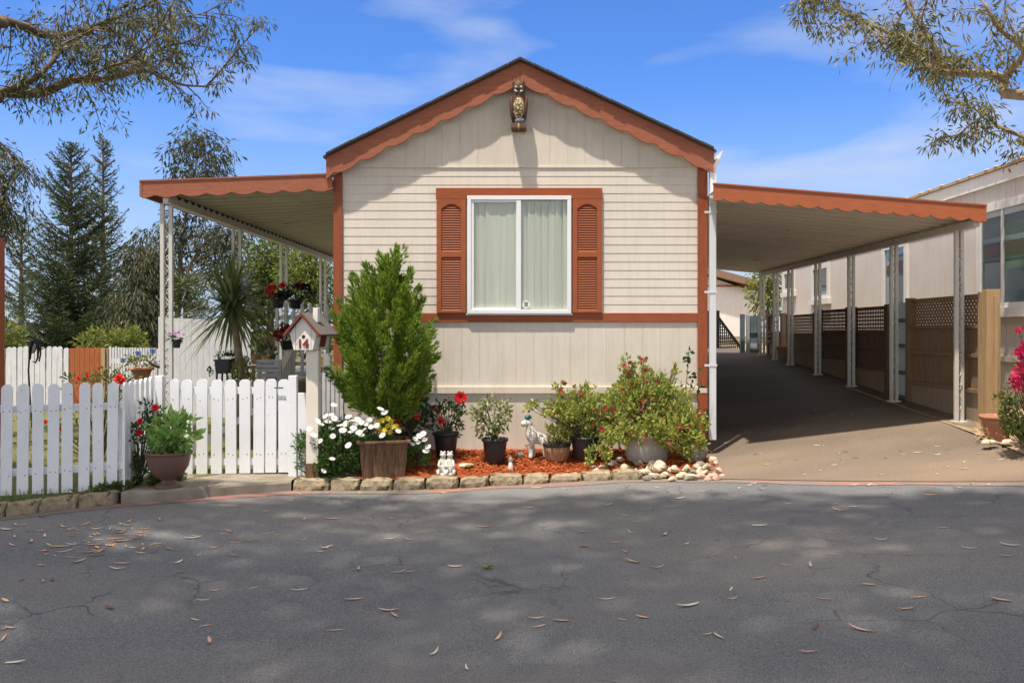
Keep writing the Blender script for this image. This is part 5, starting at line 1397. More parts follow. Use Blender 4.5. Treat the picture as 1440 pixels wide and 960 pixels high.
c = V(((1402-CX)*8.75/F, 8.75, drive_z(4.95, 8.75)-.02)); t = thing('broken_pot', c, 'chipped terracotta pot full of dry straw at the foot of the cedar fence post', 'pot')
pot_lathe(c, .10, .155, .27, .012, .04).build('pot', 'terracotta', t, smooth=True)
b = MB(); bush(b, c+V((.02,-.05,.10)), (.20,.16,.12), 260, .09, .008, 20, cr=.5); kind(b.build('dry_straw', 'leaf_tan', t), 'stuff')
for k, (px, py) in enumerate(((1388,618),(1415,606),(1398,625))): 
    p = V(((px-CX)*8.5/F, 8.5, drive_z(4.95, 8.5)+.02)); o = rock('garden_stone', p, .07, .06, .045, 'rock', 300+k); tag(o, ['small tan stone left of the low green shrub', 'small tan stone behind the low green shrub', 'small tan stone in front of the chipped terracotta pot'][k], 'rock')

# ------------------------------------------------------------------ left garden behind the fence
def fence_row(name, label, pxs, Y, ztop, w, mat, cat='fence', zb_=-.05, shape='dog', gapwood=None, Yend=None):
    t = thing(name, ((pxs[0]+pxs[-1])/2*Y/F-CX*Y/F, Y, zb_), label, cat)
    for i, px in enumerate(pxs):
        yy = Y if Yend is None else lerp(Y, Yend, i/(len(pxs)-1)); x = (px-CX)*yy/F
        if shape == 'dog': picket(MB(), (x, yy, zb_), w, ztop-zb_+R.uniform(-.02,.02), (1,0,0), lean=R.uniform(-.008,.008), cut=.03).build('picket', mat, t)
        else: MB().box(x-w/2, x+w/2, yy, yy+.02, zb_, ztop+R.uniform(-.008,.008)).build('board', mat, t)
    yy = Y if Yend is None else Yend
    for zz in (.25, ztop-.25): MB().bar(((pxs[0]-CX)*Y/F, Y+.05, zz), ((pxs[-1]-CX)*yy/F, yy+.05, zz), .04, .08).build('rail', mat, t)
    return t
Yb = 16.0
fence_row('back_fence', 'weathered white picket fence at the back of the garden left of the orange gate', [-110+8.1*i for i in range(26)], Yb, at(0,488,Yb).z, .092, 'oldpicket')
fence_row('wooden_gate', 'orange stained wooden gate in the back garden fence', [101+7.1*i for i in range(7)], Yb, at(0,489,Yb).z, .09, 'orangewood', 'gate', shape='flat')
t = thing('fence_post', ((146-CX)*Yb/F, Yb, -.05), 'unpainted timber post beside the orange gate', 'post'); MB().box((143-CX)*Yb/F, (148.5-CX)*Yb/F, Yb-.03, Yb+.05, -.05, at(0,489,Yb).z).build('post', 'goldwood', t); MB().box((149-CX)*Yb/F, (152.5-CX)*Yb/F, Yb-.0, Yb+.06, -.05, at(0,490,Yb).z).build('board', 'greywood', t)
fence_row('garden_fence', 'bluish white narrow slat fence right of the orange gate with blue butterflies', [155+3.9*i for i in range(21)], 15.6, at(0,488,15.6).z, .034, 'oldpicket', shape='flat', Yend=14.3)
tp = thing('privacy_fence', ((288-CX)*14/F, 14, -.05), 'tall pale blue white board fence behind the cordyline palm', 'fence')
for i in range(15):
    px = 232+8.3*i; x = (px-CX)*14/F; MB().box(x-.047, x+.047, 14, 14.02, -.05, at(0,446.5+i*.35,14).z).build('board', 'oldpicket', tp)
MB().box((228-CX)*14/F-.05, (228-CX)*14/F+.03, 13.97, 14.05, -.05, at(0,445,14).z).build('post', 'oldpicket', tp)
for k, (px, py, Yx) in enumerate(((214.5,494,14.25),(194,497,14.6),(173,507,14.9))):
    p = at(px, py, Yx-.04); b = MB()
    for s in (-1, 1):
        b.prism([p+V((0,0,-.03)), p+V((s*.045,0,-.035)), p+V((s*.04,0,-.003)), p+V((s*.055,0,.036)), p+V((s*.02,0,.04)), p+V((0,0,.02))][::s], (0,.006,0))
    b.tube([p+V((0,-.003,-.045)), p+V((0,-.003,.045))], .009, 6)
    tag(b.build('butterfly_ornament', 'blueorn'), ['blue butterfly ornament on the slat fence nearest the awning post', 'blue butterfly ornament on the slat fence between two others', 'dark blue butterfly ornament on the slat fence nearest the orange gate'][k], 'wall ornament')
# black crane sculpture in front of the back fence
Yk = 12.5; c = at(45, 560, Yk); c.z = -.05; t = thing('crane_sculpture', c, 'dark metal bird sculpture with an arched neck and long tail on a thin rod', 'sculpture')
MB().tube([c, at(40,520,Yk), at(42,495,Yk)], .012, 6).build('rod', 'blackmetal', t)
b = MB(); b.tube([at(42,505,Yk), at(43,488,Yk), at(46,478,Yk), at(51,480,Yk), at(54,490,Yk), at(53,503,Yk), at(50,510,Yk), at(46,508,Yk)], [.015,.028,.036,.03,.02,.014,.011,.008], 8); b.build('neck', 'blackmetal', t, smooth=True)
b = MB(); b.ell(at(49,489,Yk), .03, .03, .09, 12, 8, Matrix.Rotation(.35, 3, 'Y')); b.build('body', 'greyrock', t, smooth=True)
b = MB(); b.tube([at(55,484,Yk), at(57,478,Yk), at(57,498,Yk), at(55,508,Yk)], .011, 6); b.tube([at(56,491,Yk), at(66,488.5,Yk)], [.012,.003], 6); b.build('beak', 'blackmetal', t)
# reddish post at the very left
t = thing('timber_post', ((1-CX)*10.5/F, 10.5, -.1), 'reddish brown timber post at the far left edge of the garden', 'post')
MB().box((-3-CX)*10.5/F, (3.5-CX)*10.5/F, 10.45, 10.55, -.1, at(0,335,10.5).z).build('post', 'trimv', t, bevel=.004)
# rose shrubs behind the left fence
c = V(((140-CX)*9.6/F, 9.6, -.05)); t = thing('rose_bush', c, 'straggly garden rose with one bright red bloom behind the left picket fence', 'rose bush')
b = MB(); st_ = MB()
for px, py, rx, rz_, n in ((110,533,22,12,120),(150,537,28,16,240),(172,545,14,22,160),(140,565,36,22,200),(105,600,40,30,200),(60,610,40,30,160)):
    k = 9.6/F; bush(b, at(px, py, 9.6+R.uniform(-.2,.3)), (rx*k, .2, rz_*k), n, .045, .024, max(5, n//16), st_, c, cr=.5, shell=.3)
b.build('foliage', 'shrubgreen', t); st_.build('stems', 'twig', t); flower(at(166,531,9.3), .06, 'blossom', 'red', t, 10, 3); flower(at(172,536,9.3), .045, 'blossom', 'red', t)
for px, py in ((63,593),(98,592),(85,602),(92,575),(110,532),(122,528)): flower(at(px, py, 9.4), .03, 'blossom', 'red', t)
# terracotta bowl of plants behind the fence return
c = at(199, 533, 10.2); c.z = at(0,534,10.2).z; t = thing('potted_plant', V((c.x, c.y, -.08)), 'terracotta bowl of yellowish plants on a stand behind the fence return', 'potted plant')
pc = V((c.x, c.y, c.z)); pot_lathe(pc, .07, .13, .15).build('pot', 'terracotta', t, smooth=True)
MB().tube([(c.x, c.y, -.08), (c.x, c.y, c.z)], .03, 8).build('stand', 'blackmetal', t)
b = MB(); bush(b, pc+V((0,0,.19)), (.19,.15,.09), 260, .05, .02, 14, cr=.5); b.build('foliage', 'yellowgreen', t)
# black metal bird on the awning post
c = at(216, 513, 9.9); t = thing('bird_ornament', V((c.x, c.y, -.08)), 'slender black metal bird ornament on a rod beside the scrollwork awning post', 'sculpture')
b = MB(); b.tube([at(204,505,9.9), at(210,509,9.9), at(217,513.5,9.9), at(226,516,9.9), at(240,514,9.9), at(241,507,9.9), at(239,504,9.9)], [.004,.012,.02,.02,.012,.01,.005], 8); b.build('body', 'blackmetal', t, smooth=True)
MB().tube([(c.x+.05, c.y, -.08), at(222,514.5,9.9)], .006, 6).build('rod', 'blackmetal', t)
# hanging pot on the awning post
c = at(248.5, 489, 9.75); t = thing('hanging_pot', c, 'small black pot of lilac flowers hanging on the front awning post', 'hanging pot')
pot_lathe(c, .035, .052, .10, .004, .015, 16).build('pot', 'blackpot', t, smooth=True)
b = MB(); bush(b, c+V((0,0,.15)), (.05,.05,.05), 40, .03, .02, 6, cr=.6); b.build('blossom', 'lilac', t)
b = MB(); bush(b, c+V((0,0,.11)), (.06,.05,.04), 50, .04, .02, 6, cr=.6); b.build('foliage', 'rose', t)
MB().tube([c+V((-.05,0,.1)), c+V((-.09,0,.18)), c+V((-.10,0,.13))], .003, 5).build('hook', 'blackmetal', t)
# cordyline
Yc = 11.3; c = V(((340-CX)*Yc/F, Yc, -.05)); t = thing('cordyline_palm', c, 'spiky cordyline palm with arching strap leaves in front of the privacy fence', 'palm')
hd = at(326, 428, Yc); b = MB(); b.tube([c, at(340,540,Yc), at(336,500,Yc), at(331,465,Yc), hd], [.075,.06,.05,.045,.04], 10); b.build('trunk', 'palebark', t, smooth=True)
b = MB()
for i in range(300):
    a = R.uniform(0, 6.283); el = R.uniform(-.75, 1.5); L = R.uniform(.58, .88)*(1.0 if el < 1 else .95); d = V((math.cos(a)*math.cos(el), math.sin(a)*math.cos(el), math.sin(el)))
    p = hd+V((0,0,R.uniform(-.14,.10))); pts = [p]
    sag = R.uniform(.1, .45)*(1 if el < .9 else .25)
    for k in range(1, 7):
        s = k/6; pts.append(p+d*L*s+V((0,0,-sag*s*s*L)))
    b.strap(pts, R.uniform(.032, .05))
b.build('crown', 'cordyline', t)
# porch with stair and railings
Yq = 13.0
t = thing('porch', (-3.0, 13.3, -.05), 'grey green painted porch with picket railings and a sloping stair handrail', 'porch')
px0, px1 = (388-CX)*Yq/F, HL-.04
MB().box(px0, px1, 12.9, 16, .72, .80).build('deck', 'porch', t)
b = MB(); x = px0
while x < px1-.1: b.box(x, x+.09, 12.93, 12.95, -.05, .71); x += .1
b.build('skirt', 'porch', t)
zr = at(0,432,Yq).z
for k in range(9):
    x = lerp(px0+.03, px0+1.05, k/8); b = MB(); b.box(x-.022, x+.022, 12.94, 12.97, .80, zr+.02); b.ell((x, 12.955, zr+.03), .026, .022, .03, 8, 6); b.build('baluster', 'porch', t)
for zz in (zr-.16, .92): MB().box(px0, px0+1.08, 12.972, 13.0, zz-.03, zz+.03).build('rail', 'porch', t)
MB().box(px0+1.1, px1, 12.95, 13.03, 1.62, 1.68).build('handrail', 'porch', t)
for k in range(6):
    x = lerp(px0+1.16, px1-.06, k/5); MB().box(x-.02, x+.02, 12.97, 13.0, .8, 1.62).build('baluster', 'porch', t)
h0, h1 = at(393, 524, 11.35), at(413, 483, 12.85)
MB().bar(h0, h1, .09, .045).build('stair_handrail', 'creamtrim', t)
for k in range(9):
    p = h0.lerp(h1, (k+.5)/9); MB().box(p.x-.02, p.x+.02, p.y-.02, p.y+.02, -.05+.8*max(0,(k-1)/9), p.z-.02).build('baluster', 'porch', t)
for k in range(4): MB().box(px0+.30, px0+1.35, 11.5+k*.34, 11.86+k*.34, -.05, .14+k*.18).build('step', 'greywood', t)
x_ = px0+.32
MB().box(at(394,0,11.3).x-.04, at(394,0,11.3).x+.04, 11.28, 11.36, -.05, at(0,523,11.3).z).build('newel_post', 'porch', t)
# red flowered plants on the porch
def flowerbox(px, py, Y, label, mat, rx, n, pot='blackpot', leafm='rose', nf=6, r=.06, basez=None):
    c = at(px, py, Y); t = thing('potted_geranium', c, label, 'potted plant'); pot_lathe(c, .08, .11, .14, .008, .025, 18).build('pot', pot, t, smooth=True)
    b = MB(); cs = bush(b, c+V((0,0,.23)), (rx, .14, .12), n, .05, .035, 12, cr=.5); b.build('foliage', leafm, t)
    for k in range(nf): flower(R.choice(cs)+V((0,-.1,.03)), r, 'blossom', mat, t, 9, 3)
flowerbox(390, 433, 13.0, 'pot of bright red geraniums on the left end of the porch railing', 'red', .16, 120)
flowerbox(416, 434, 13.0, 'dark leaved plant with few blooms on the porch railing behind the number box', 'darkred', .26, 420, leafm=LEAF('near_black_leaf', (.008,.008,.010), (.02,.02,.022), .1), nf=2)
flowerbox(404, 492, 12.5, 'dark red begonia cascading beside the top of the stair handrail', 'darkred', .15, 200, nf=9, r=.06)
# yellow pots on the deck edge
for k, (px, lab) in enumerate(((375, 'mustard glazed pot beside the stair handrail'), (361, 'pale tan pot left of the mustard glazed pot'))):
    c = at(px, 514 if k == 0 else 512, 12.3); t = thing('flower_pot', c, lab, 'pot'); pot_lathe(c, .07, .085, .15, .006, .02, 18).build('pot', 'yellowpot' if k == 0 else 'goldwood', t, smooth=True)
    b = MB(); bush(b, c+V((0,0,.2)), (.12,.1,.10), 90, .06, .03, 8, cr=.5); b.build('foliage', 'rose', t)
pt_ = thing('plant_table', (at(369,0,12.3).x, 12.3, -.05), 'low wooden plant table under the mustard glazed pot', 'table'); zt0 = at(0,514,12.3).z
MB().box(at(350,0,12.3).x, at(388,0,12.3).x, 12.12, 12.5, zt0-.04, zt0-.002).build('top', 'greywood', pt_)
for s in (352, 385):
    for yy in (12.15, 12.45): MB().box(at(s,0,12.3).x-.02, at(s,0,12.3).x+.02, yy-.02, yy+.02, -.05, zt0-.04).build('leg', 'greywood', pt_)
# bench
Ye_ = 10.9; bx0, bx1 = at(357,0,Ye_).x, at(392,0,Ye_).x; t = thing('garden_bench', ((bx0+bx1)/2, Ye_, -.06), 'weathered blue grey slatted garden bench beside the porch stair', 'bench')
for py in (508, 514.5, 521, 528): z = at(0,py,Ye_).z; MB().box(bx0, bx1, Ye_+.10, Ye_+.125, z-.025, z+.022).build('back_slat', 'greybench', t)
for yy in (-.28, -.16, -.04): MB().box(bx0, bx1, Ye_+yy, Ye_+yy+.10, .36, .385).build('seat_slat', 'greybench', t)
for x in (bx0+.03, bx1-.03):
    MB().box(x-.02, x+.02, Ye_+.126, Ye_+.166, -.06, at(0,507,Ye_).z).build('leg', 'greybench', t); MB().box(x-.02, x+.02, Ye_-.28, Ye_-.24, -.06, .36).build('leg', 'greybench', t)
# black planter stand
Yg_ = 11.6; c = at(315, 528, Yg_); t = thing('planter_stand', V((c.x, c.y, -.06)), 'black rectangular trough of herbs on a metal stand by the palm', 'planter')
zt0 = at(0,507,Yg_).z; x0, x1 = at(306,0,Yg_).x, at(326,0,Yg_).x
b = MB(); b.prism([(x0+.02, Yg_-.12, zt0-.17), (x1-.02, Yg_-.12, zt0-.17), (x1, Yg_-.12, zt0), (x0, Yg_-.12, zt0)], (0,.24,0)); b.build('trough', 'blackpot', t)
MB().box(x0-.012, x1+.012, Yg_-.13, Yg_+.13, zt0+.001, zt0+.02).build('rim', 'blackpot', t)
for x in (x0+.03, x1-.03):
    for yy in (-.1, .1): MB().bar((x, Yg_+yy, zt0-.17), (x+(.05 if x > (x0+x1)/2 else -.05), Yg_+yy*1.3, -.06), .02, .02).build('leg', 'blackmetal', t)
b = MB(); bush(b, V(((x0+x1)/2, Yg_, zt0+.05)), (.17,.1,.07), 130, .05, .03, 9, cr=.5); bush(b, V((x0-.05, Yg_-.05, zt0-.06)), (.07,.06,.1), 40, .05, .025, 5, cr=.5, droop=.5); b.build('foliage', 'rose', t)
# globe lamp by the palm
c = at(345, 512, 11.5); t = thing('globe_lamp', V((c.x, c.y, -.06)), 'white glass garden globe on a thin stake beside the palm trunk', 'garden globe')
MB().ell(at(345,505,11.5), .058, .058, .05, 14, 10).build('globe', 'ball', t, smooth=True); MB().tube([(c.x, c.y, -.06), (c.x, c.y, at(0,509,11.5).z)], .012, 6).build('stake', 'metalwhite', t)
c = at(335, 545, 10.6); t = thing('garden_plant', V((c.x, c.y, -.06)), 'yellow green bedding plant at the foot of the palm behind the gate', 'plant')
b = MB(); bush(b, at(340,524,10.6), (.13,.1,.17), 240, .06, .028, 12, cr=.5); b.build('foliage', 'yellowgreen', t); MB().tube([(c.x, c.y, -.06), at(340,515,10.6)], .012, 6).build('stem', 'twig', t)
# bag on the porch edge
c = at(457, 527, 11.0); c.z = at(0,526,11.0).z; t = thing('garden_bag', c, 'yellow, red and white plastic bag standing behind the number post', 'bag')
b = MB(); b.prism([c+V((-.10,-.05,0)), c+V((.08,-.05,0)), c+V((.085,-.05,.2)), c+V((.06,-.05,.27)), c+V((-.07,-.05,.26)), c+V((-.105,-.05,.2))], (0,.1,0)); b.build('bag', 'white', t, bevel=.015)
MB().box(c.x-.092, c.x-.01, c.y-.054, c.y-.0505, c.z+.11, c.z+.23).build('yellow_print', 'yellow', t); MB().box(c.x-.085, c.x-.02, c.y-.054, c.y-.0505, c.z+.02, c.z+.10).build('red_print', 'redprint', t)
bs = thing('bag_stand', V((c.x, c.y, -.06)), 'dark crate holding the plastic bag beside the home', 'crate'); MB().box(c.x-.16, c.x+.18, c.y-.12, c.y+.12, -.06, c.z-.003).build('crate', 'darkwood', bs)

# ------------------------------------------------------------------ trees
def leafclump(mb, q, r, n, L, W, droop=.5, spread=1.0):
    for i in range(n):
        d = rnd3(); mb.leaf(V(q)+d*r, d*spread+V((0,0,-droop)), L*R.uniform(.7,1.2), W*R.uniform(.8,1.2), .12)
def twigs(wood, lf, pts, r0, every, Lt, nl, L, W, droop, rl, updir=V((0,0,.5)), pw=.5, skip=0.0, ysp=1.0):
    """side twigs with hanging leaves along a limb"""
    pts = [V(p) for p in pts]
    for i in range(len(pts)-1):
        a, b_ = pts[i], pts[i+1]; n = max(1, int((b_-a).length/every))
        for k in range(n):
            if R.random() < skip: continue
            p = a.lerp(b_, (k+R.random())/n); d = (rnd3()*.9+updir+(b_-a).normalized()*.5); d.y *= ysp; d.normalize(); l = Lt*R.uniform(.5,1.25)
            m1 = p+d*l*.5+rnd3()*.08*l; e = p+d*l+rnd3()*.15*l+V((0,0,-.12*l)); wood.tube([p, m1, e], [.010, .007, .003], 4, False)
            for t in (.35, .6, .8, 1.0):
                q = p.lerp(e, t)
                if R.random() < .85: leafclump(lf, q, rl, nl, L, W, droop)
                if R.random() < .6:
                    e2 = q+rnd3()*l*.45+V((0,0,-.05)); wood.tube([q, e2], [.005,.002], 3, False); leafclump(lf, e2, rl, nl, L, W, droop)
def spl(pts, n=6):
    pts = [V(p) for p in pts]; out = []
    for i in range(len(pts)-1):
        p0, p1, p2, p3 = pts[max(0,i-1)], pts[i], pts[i+1], pts[min(len(pts)-1, i+2)]
        for k in range(n):
            t = k/n; out.append(.5*((2*p1)+(p2-p0)*t+(2*p0-5*p1+4*p2-p3)*t*t+(3*p1-p0-3*p2+p3)*t**3))
    out.append(pts[-1]); return out
# shade canopy: leaves placed where they stand between the sun and the street
def shade(lf, wood, xr, n, dens, hub):
    cl = []; tries = 0
    while len(cl) < n and tries < n*60:
        tries += 1
        gx_ = R.uniform(*xr); gy_ = R.uniform(-3, 9.0)
        if R.random() > dens(gx_, gy_): continue
        h = R.uniform(8, 13); k = h
        cl.append(V((gx_, gy_, 0))-SUN*(h/(-SUN.z)))
    for i, q in enumerate(cl):
        for k in range(6):
            d = rnd3(); lf.leaf(q+d*.26, d+V((0,0,-.15)), R.uniform(.22,.38), R.uniform(.07,.12), .1)
        if i % 26 == 0:
            m = V(hub).lerp(q, .55)+V((0,0,-.6)); wood.tube(spl([hub, m, q], 4), [.06-.006*t for t in range(9)], 5, False)
def nz(x, y, s, o): return mnoise.noise(V((x*s+o, y*s*1.3, o)))
def edge_shade(x): return interp(x, [(-9,9.4),(-4.6,8.6),(-3.8,8.5),(-2.9,8.25),(-1,8.15),(1,7.85),(2.2,7.55),(3.4,7.15),(6,6.9),(9,6.6)])
def dens(x, y):
    e = edge_shade(x)+.35*nz(x, 0, .9, 9)
    d = max(0, min(1, (e-y)/.35))
    n = nz(x, y, .55, 2.5)+.5*nz(x, y, 1.6, 7.1)
    d *= max(.0, min(1, 1.0+1.3*(n+.15)))
    # a few sun flecks seen on the street
    for cx_, cy_, rx, ry, s in ((-3.9,6.55,.9,.30,.95),(-2.9,6.9,.7,.2,.7),(1.75,5.95,.6,.35,.45),(2.6,7.0,.8,.12,.6),(-1.6,4.3,.45,.2,.5),(-1.2,7.0,.9,.12,.5),(2.2,4.6,.4,.3,.5),(-3.4,5.1,.9,.15,.45)):
        q = ((x-cx_)/rx)**2+((y-cy_)/ry)**2
        if q < 1.6: d *= 1-s*max(0, min(1, 1.6-q))
    return d
# left eucalypt: trunk out of frame, boughs reaching in
lt = thing('eucalyptus_tree', (-9.2, 9.5, -.2), 'eucalyptus with drooping leaves whose dark boughs reach in from the upper left', 'tree')
wd, lf = MB(), MB(); YT = 11.0
hubL = V((-8.6, 8.6, 5.2))
wd.tube(spl([(-9.2,9.5,-.3),(-9.1,9.3,2),(-8.8,9.0,4),(-8.4,8.4,6.5),(-7.8,7,8.6)], 4), [.34-.012*i for i in range(17)], 12)
def T(px, py, dy=0): return at(px, py, YT+dy)
B1 = [hubL, T(-40,128,-.6), T(0,130,-.3), T(60,130), T(100,113,.1), T(145,112,.2), T(185,101,.2), T(210,100,.3), T(250,118,.3), T(290,122,.4)]
B1s = spl(B1, 4); wd.tube(B1s, [max(.012, .085-.0021*i) for i in range(len(B1s))], 8)
B1b = spl([T(290,122,.4), T(310,100,.5), T(330,75,.6), T(345,58,.6), T(368,35,.7)], 3); wd.tube(B1b, [.018-.001*i for i in range(len(B1b))], 6)
B2 = spl([hubL+V((0,0,1)), T(-30,18,-.8), T(0,27,-.5), T(35,38,-.3), T(62,50), T(95,48,.2), T(140,34,.4), T(190,15,.5), T(240,-12,.6)], 4); wd.tube(B2, [max(.01,.075-.002*i) for i in range(len(B2))], 8)
B3 = spl([T(2,129,-.3), T(35,118,-.5), T(55,105,-.5), T(76,84,-.4), T(84,66,-.3), T(110,52,0), T(133,42,.2)], 4); wd.tube(B3, [max(.008,.045-.0015*i) for i in range(len(B3))], 7)
B4 = spl([T(185,101,.2), T(215,75,.5), T(250,62,.7), T(276,63,.8)], 4); wd.tube(B4, [max(.005,.02-.001*i) for i in range(len(B4))], 6)
B5 = spl([T(110,113,.1), T(150,95,-.5), T(180,85,-.8), T(205,60,-.9), T(230,30,-1)], 4); wd.tube(B5, [max(.005,.022-.001*i) for i in range(len(B5))], 6)
B6 = spl([hubL, T(-60,170,.5), T(-20,190,.8), T(5,205,1), T(25,235,1)], 4); wd.tube(B6, [max(.005,.05-.003*i) for i in range(len(B6))], 6)
B7 = spl([T(-60,170,.5), T(-40,240,.8), T(-15,280,1), T(0,320,1)], 4); wd.tube(B7, [max(.005,.04-.003*i) for i in range(len(B7))], 6)
kw = dict(nl=5, L=.105, W=.022, droop=.8, rl=.09)
twigs(wd, lf, B1s[8:], .01, .055, .5, updir=V((0,0,.45)), **kw)
twigs(wd, lf, B1b, .01, .07, .30, updir=V((.2,0,0)), **kw)
twigs(wd, lf, B2[6:], .01, .04, .62, updir=V((0,0,.1)), **kw)
twigs(wd, lf, B3, .01, .04, .6, updir=V((0,0,.2)), **kw)
twigs(wd, lf, B4, .01, .045, .5, updir=V((.1,0,.25)), **kw)
twigs(wd, lf, B5, .01, .045, .58, updir=V((0,0,.2)), **kw)
twigs(wd, lf, B6, .01, .035, .42, updir=V((.15,0,-.35)), **kw)
twigs(wd, lf, B7, .01, .025, .46, updir=V((.15,0,-.25)), **kw)
B8 = spl([T(-50,200,.2), T(-12,225,.3), T(8,262,.4), T(5,300,.4)], 4); wd.tube(B8, [max(.004,.02-.002*i) for i in range(len(B8))], 5)
twigs(wd, lf, B8, .01, .03, .42, updir=V((.1,0,-.4)), **kw)
B9 = spl([T(140,34,.4), T(195,30,.2), T(245,28,.1), T(295,18,.1), T(330,30,.2)], 4); wd.tube(B9, [max(.004,.016-.001*i) for i in range(len(B9))], 5)
twigs(wd, lf, B9, .01, .05, .45, updir=V((0,0,.0)), **kw)
shade(lf, wd, (-10, .6), 7600, dens, hubL+V((1,-1,2.2)))
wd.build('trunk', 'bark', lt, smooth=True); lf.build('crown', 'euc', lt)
# right eucalypt
rt = thing('eucalyptus_tree', (9.4, 6.6, .3), 'sunlit eucalyptus with pale limbs hanging over the neighbouring roof from the upper right', 'tree')
wd, lf = MB(), MB(); YT = 10.2
hubR = V((7.6, 8.6, 4.0))
wd.tube(spl([(9.4,6.6,-.2),(9.2,7.0,1.8),(8.6,7.7,3.1),(7.6,8.6,4.0)], 4), [.26-.008*i for i in range(13)], 12)
wd.tube(spl([(9.2,7.0,1.8),(9.0,6.2,4.5),(8.2,5,7),(7,3.5,9)], 4), [.22-.008*i for i in range(13)], 10)
B1 = spl([hubR, T(1440,134,-.2), T(1412,112,0), T(1385,104,0), T(1350,103,.1), T(1325,92,.2), T(1300,76,.3), T(1275,62,.3), T(1240,42,.4), T(1205,28,.5), T(1165,4,.5)], 4); wd.tube(B1, [max(.01,.07-.0015*i) for i in range(len(B1))], 8)
B2 = spl([T(1412,112,0), T(1425,95,-.3), T(1440,70,-.5), T(1405,40,-.6), T(1385,5,-.6)], 4); wd.tube(B2, [max(.01,.05-.002*i) for i in range(len(B2))], 7)
B3 = spl([hubR+V((.1,0,-.3)), T(1470,205,.4), T(1440,193,.5), T(1405,178,.6), T(1385,160,.6), T(1355,148,.7), T(1325,140,.7)], 4); wd.tube(B3, [max(.005,.035-.0012*i) for i in range(len(B3))], 6)
B4 = spl([T(1350,103,.1), T(1325,100,0), T(1298,88,0), T(1280,72,0), T(1255,55,.0), T(1225,50,0)], 4); wd.tube(B4, [max(.005,.03-.0012*i) for i in range(len(B4))], 6)
B5 = spl([T(1325,92,.2), T(1310,60,.2), T(1290,30,.2), T(1270,-5,.3)], 4); wd.tube(B5, [max(.005,.035-.0012*i) for i in range(len(B5))], 6)
B6 = spl([T(1165,4,.5), T(1140,-15,.5), T(1120,4,.5), T(1150,28,.5)], 4)
wd.tube(spl([T(1286,72,0), T(1275,88,-.1), T(1258,105,-.1), T(1250,130,-.1)], 3), [.010-.0008*i for i in range(10)], 5)
B7 = spl([T(1385,160,.6), T(1365,175,.5), T(1345,190,.5), T(1315,196,.5)], 3); wd.tube(B7, [max(.004,.015-.001*i) for i in range(len(B7))], 5)
kw = dict(nl=6, L=.105, W=.023, droop=.65, rl=.09)
twigs(wd, lf, B1[5:], .01, .05, .5, updir=V((-.05,0,.35)), **kw)
twigs(wd, lf, B2, .01, .055, .6, updir=V((0,0,.1)), **kw)
twigs(wd, lf, B3[6:], .01, .085, .36, updir=V((-.2,0,.0)), **kw)
twigs(wd, lf, B4, .01, .04, .38, updir=V((-.1,0,.3)), **kw)
twigs(wd, lf, B5, .01, .045, .6, updir=V((0,0,.1)), **kw)
twigs(wd, lf, B6, .01, .06, .26, updir=V((0,0,-.3)), **kw)
twigs(wd, lf, B7, .01, .10, .25, updir=V((-.2,0,-.1)), **kw)
shade(lf, wd, (.6, 9), 6600, dens, (7.6, 4.2, 8.2))
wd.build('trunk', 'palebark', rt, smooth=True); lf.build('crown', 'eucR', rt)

# conifers beyond the back fence
def conifer(px, ptop, Y, hw, label, mat, nb_=46, seed=1, lean=0, lowz=.3, sparse=1.0, topw=.12, pw=.9):
    rr = random.Random(seed); base = V(((px-CX)*Y/F, Y, -.1)); zt = at(0, ptop, Y).z; k = Y/F
    t = thing('conifer_tree', base, label, 'tree'); wd = MB(); lf = MB()
    wd.tube([base, base+V((lean*.4,0,(zt+.1)*.5)), base+V((lean,0,zt+.1))], [.13,.07,.01], 8)
    for i in range(nb_):
        u = (i+rr.random())/nb_; z = lerp(lowz, zt-.15, u**pw); u = u**(pw/.9); a = rr.uniform(0, 6.283)
        L = hw*k*(topw+(1-topw)*(1-u)**.85)*rr.uniform(.65, 1.15); el = rr.uniform(.15, .5)+.35*u
        o = base+V((lean*u,0,z+.1)); d = V((math.cos(a)*math.cos(el), math.sin(a)*math.cos(el), math.sin(el)))
        pts = [o+d*L*s+V((0,0,.22*L*s*s-.05*L*math.sin(s*3.1))) for s in (0,.25,.5,.75,1)]
        wd.tube(pts, [.03,.024,.018,.012,.005], 5, False)
        n = max(8, int(L*17*sparse))
        for q in range(n):
            s = (q+rr.random())/n; s = .06+.94*s; j = min(3, int(s*4)); p = pts[j].lerp(pts[j+1], s*4-j)
            ax = (pts[j+1]-pts[j]).normalized(); lat = ax.cross(V((0,0,1))).normalized()
            fl_ = (.10+.24*L*(1-s)**.7)*rr.uniform(.5, 1.2)
            fd = (ax*.8+lat*(1 if q % 2 else -1)*.75+V((0,0,rr.uniform(-.35,.25)))).normalized()
            m = max(3, int(fl_/.035))
            for w_ in range(m):
                u_ = (w_+rr.random())/m; pp = p+fd*fl_*u_+V((0,0,-.10*fl_*u_*u_))
                for h_ in range(2): lf.leaf(pp, fd*.9+rnd3()*.65, R.uniform(.06,.13), R.uniform(.016,.03), .1)
    wd.build('trunk', 'bark', t); lf.build('crown', mat, t); return t
conifer(100, 203, 24, 112, 'broad dark conifer with upswept branches beyond the back fence', 'conifer', 190, 3, sparse=1.25, pw=1.35)
conifer(145, 190, 26, 64, 'narrow pointed olive conifer standing behind the broad dark conifer', 'conifer2', 130, 5, topw=.08, pw=1.1)
conifer(30, 300, 27, 60, 'low dark conifer at the far left beyond the back fence', 'conifer', 60, 8)
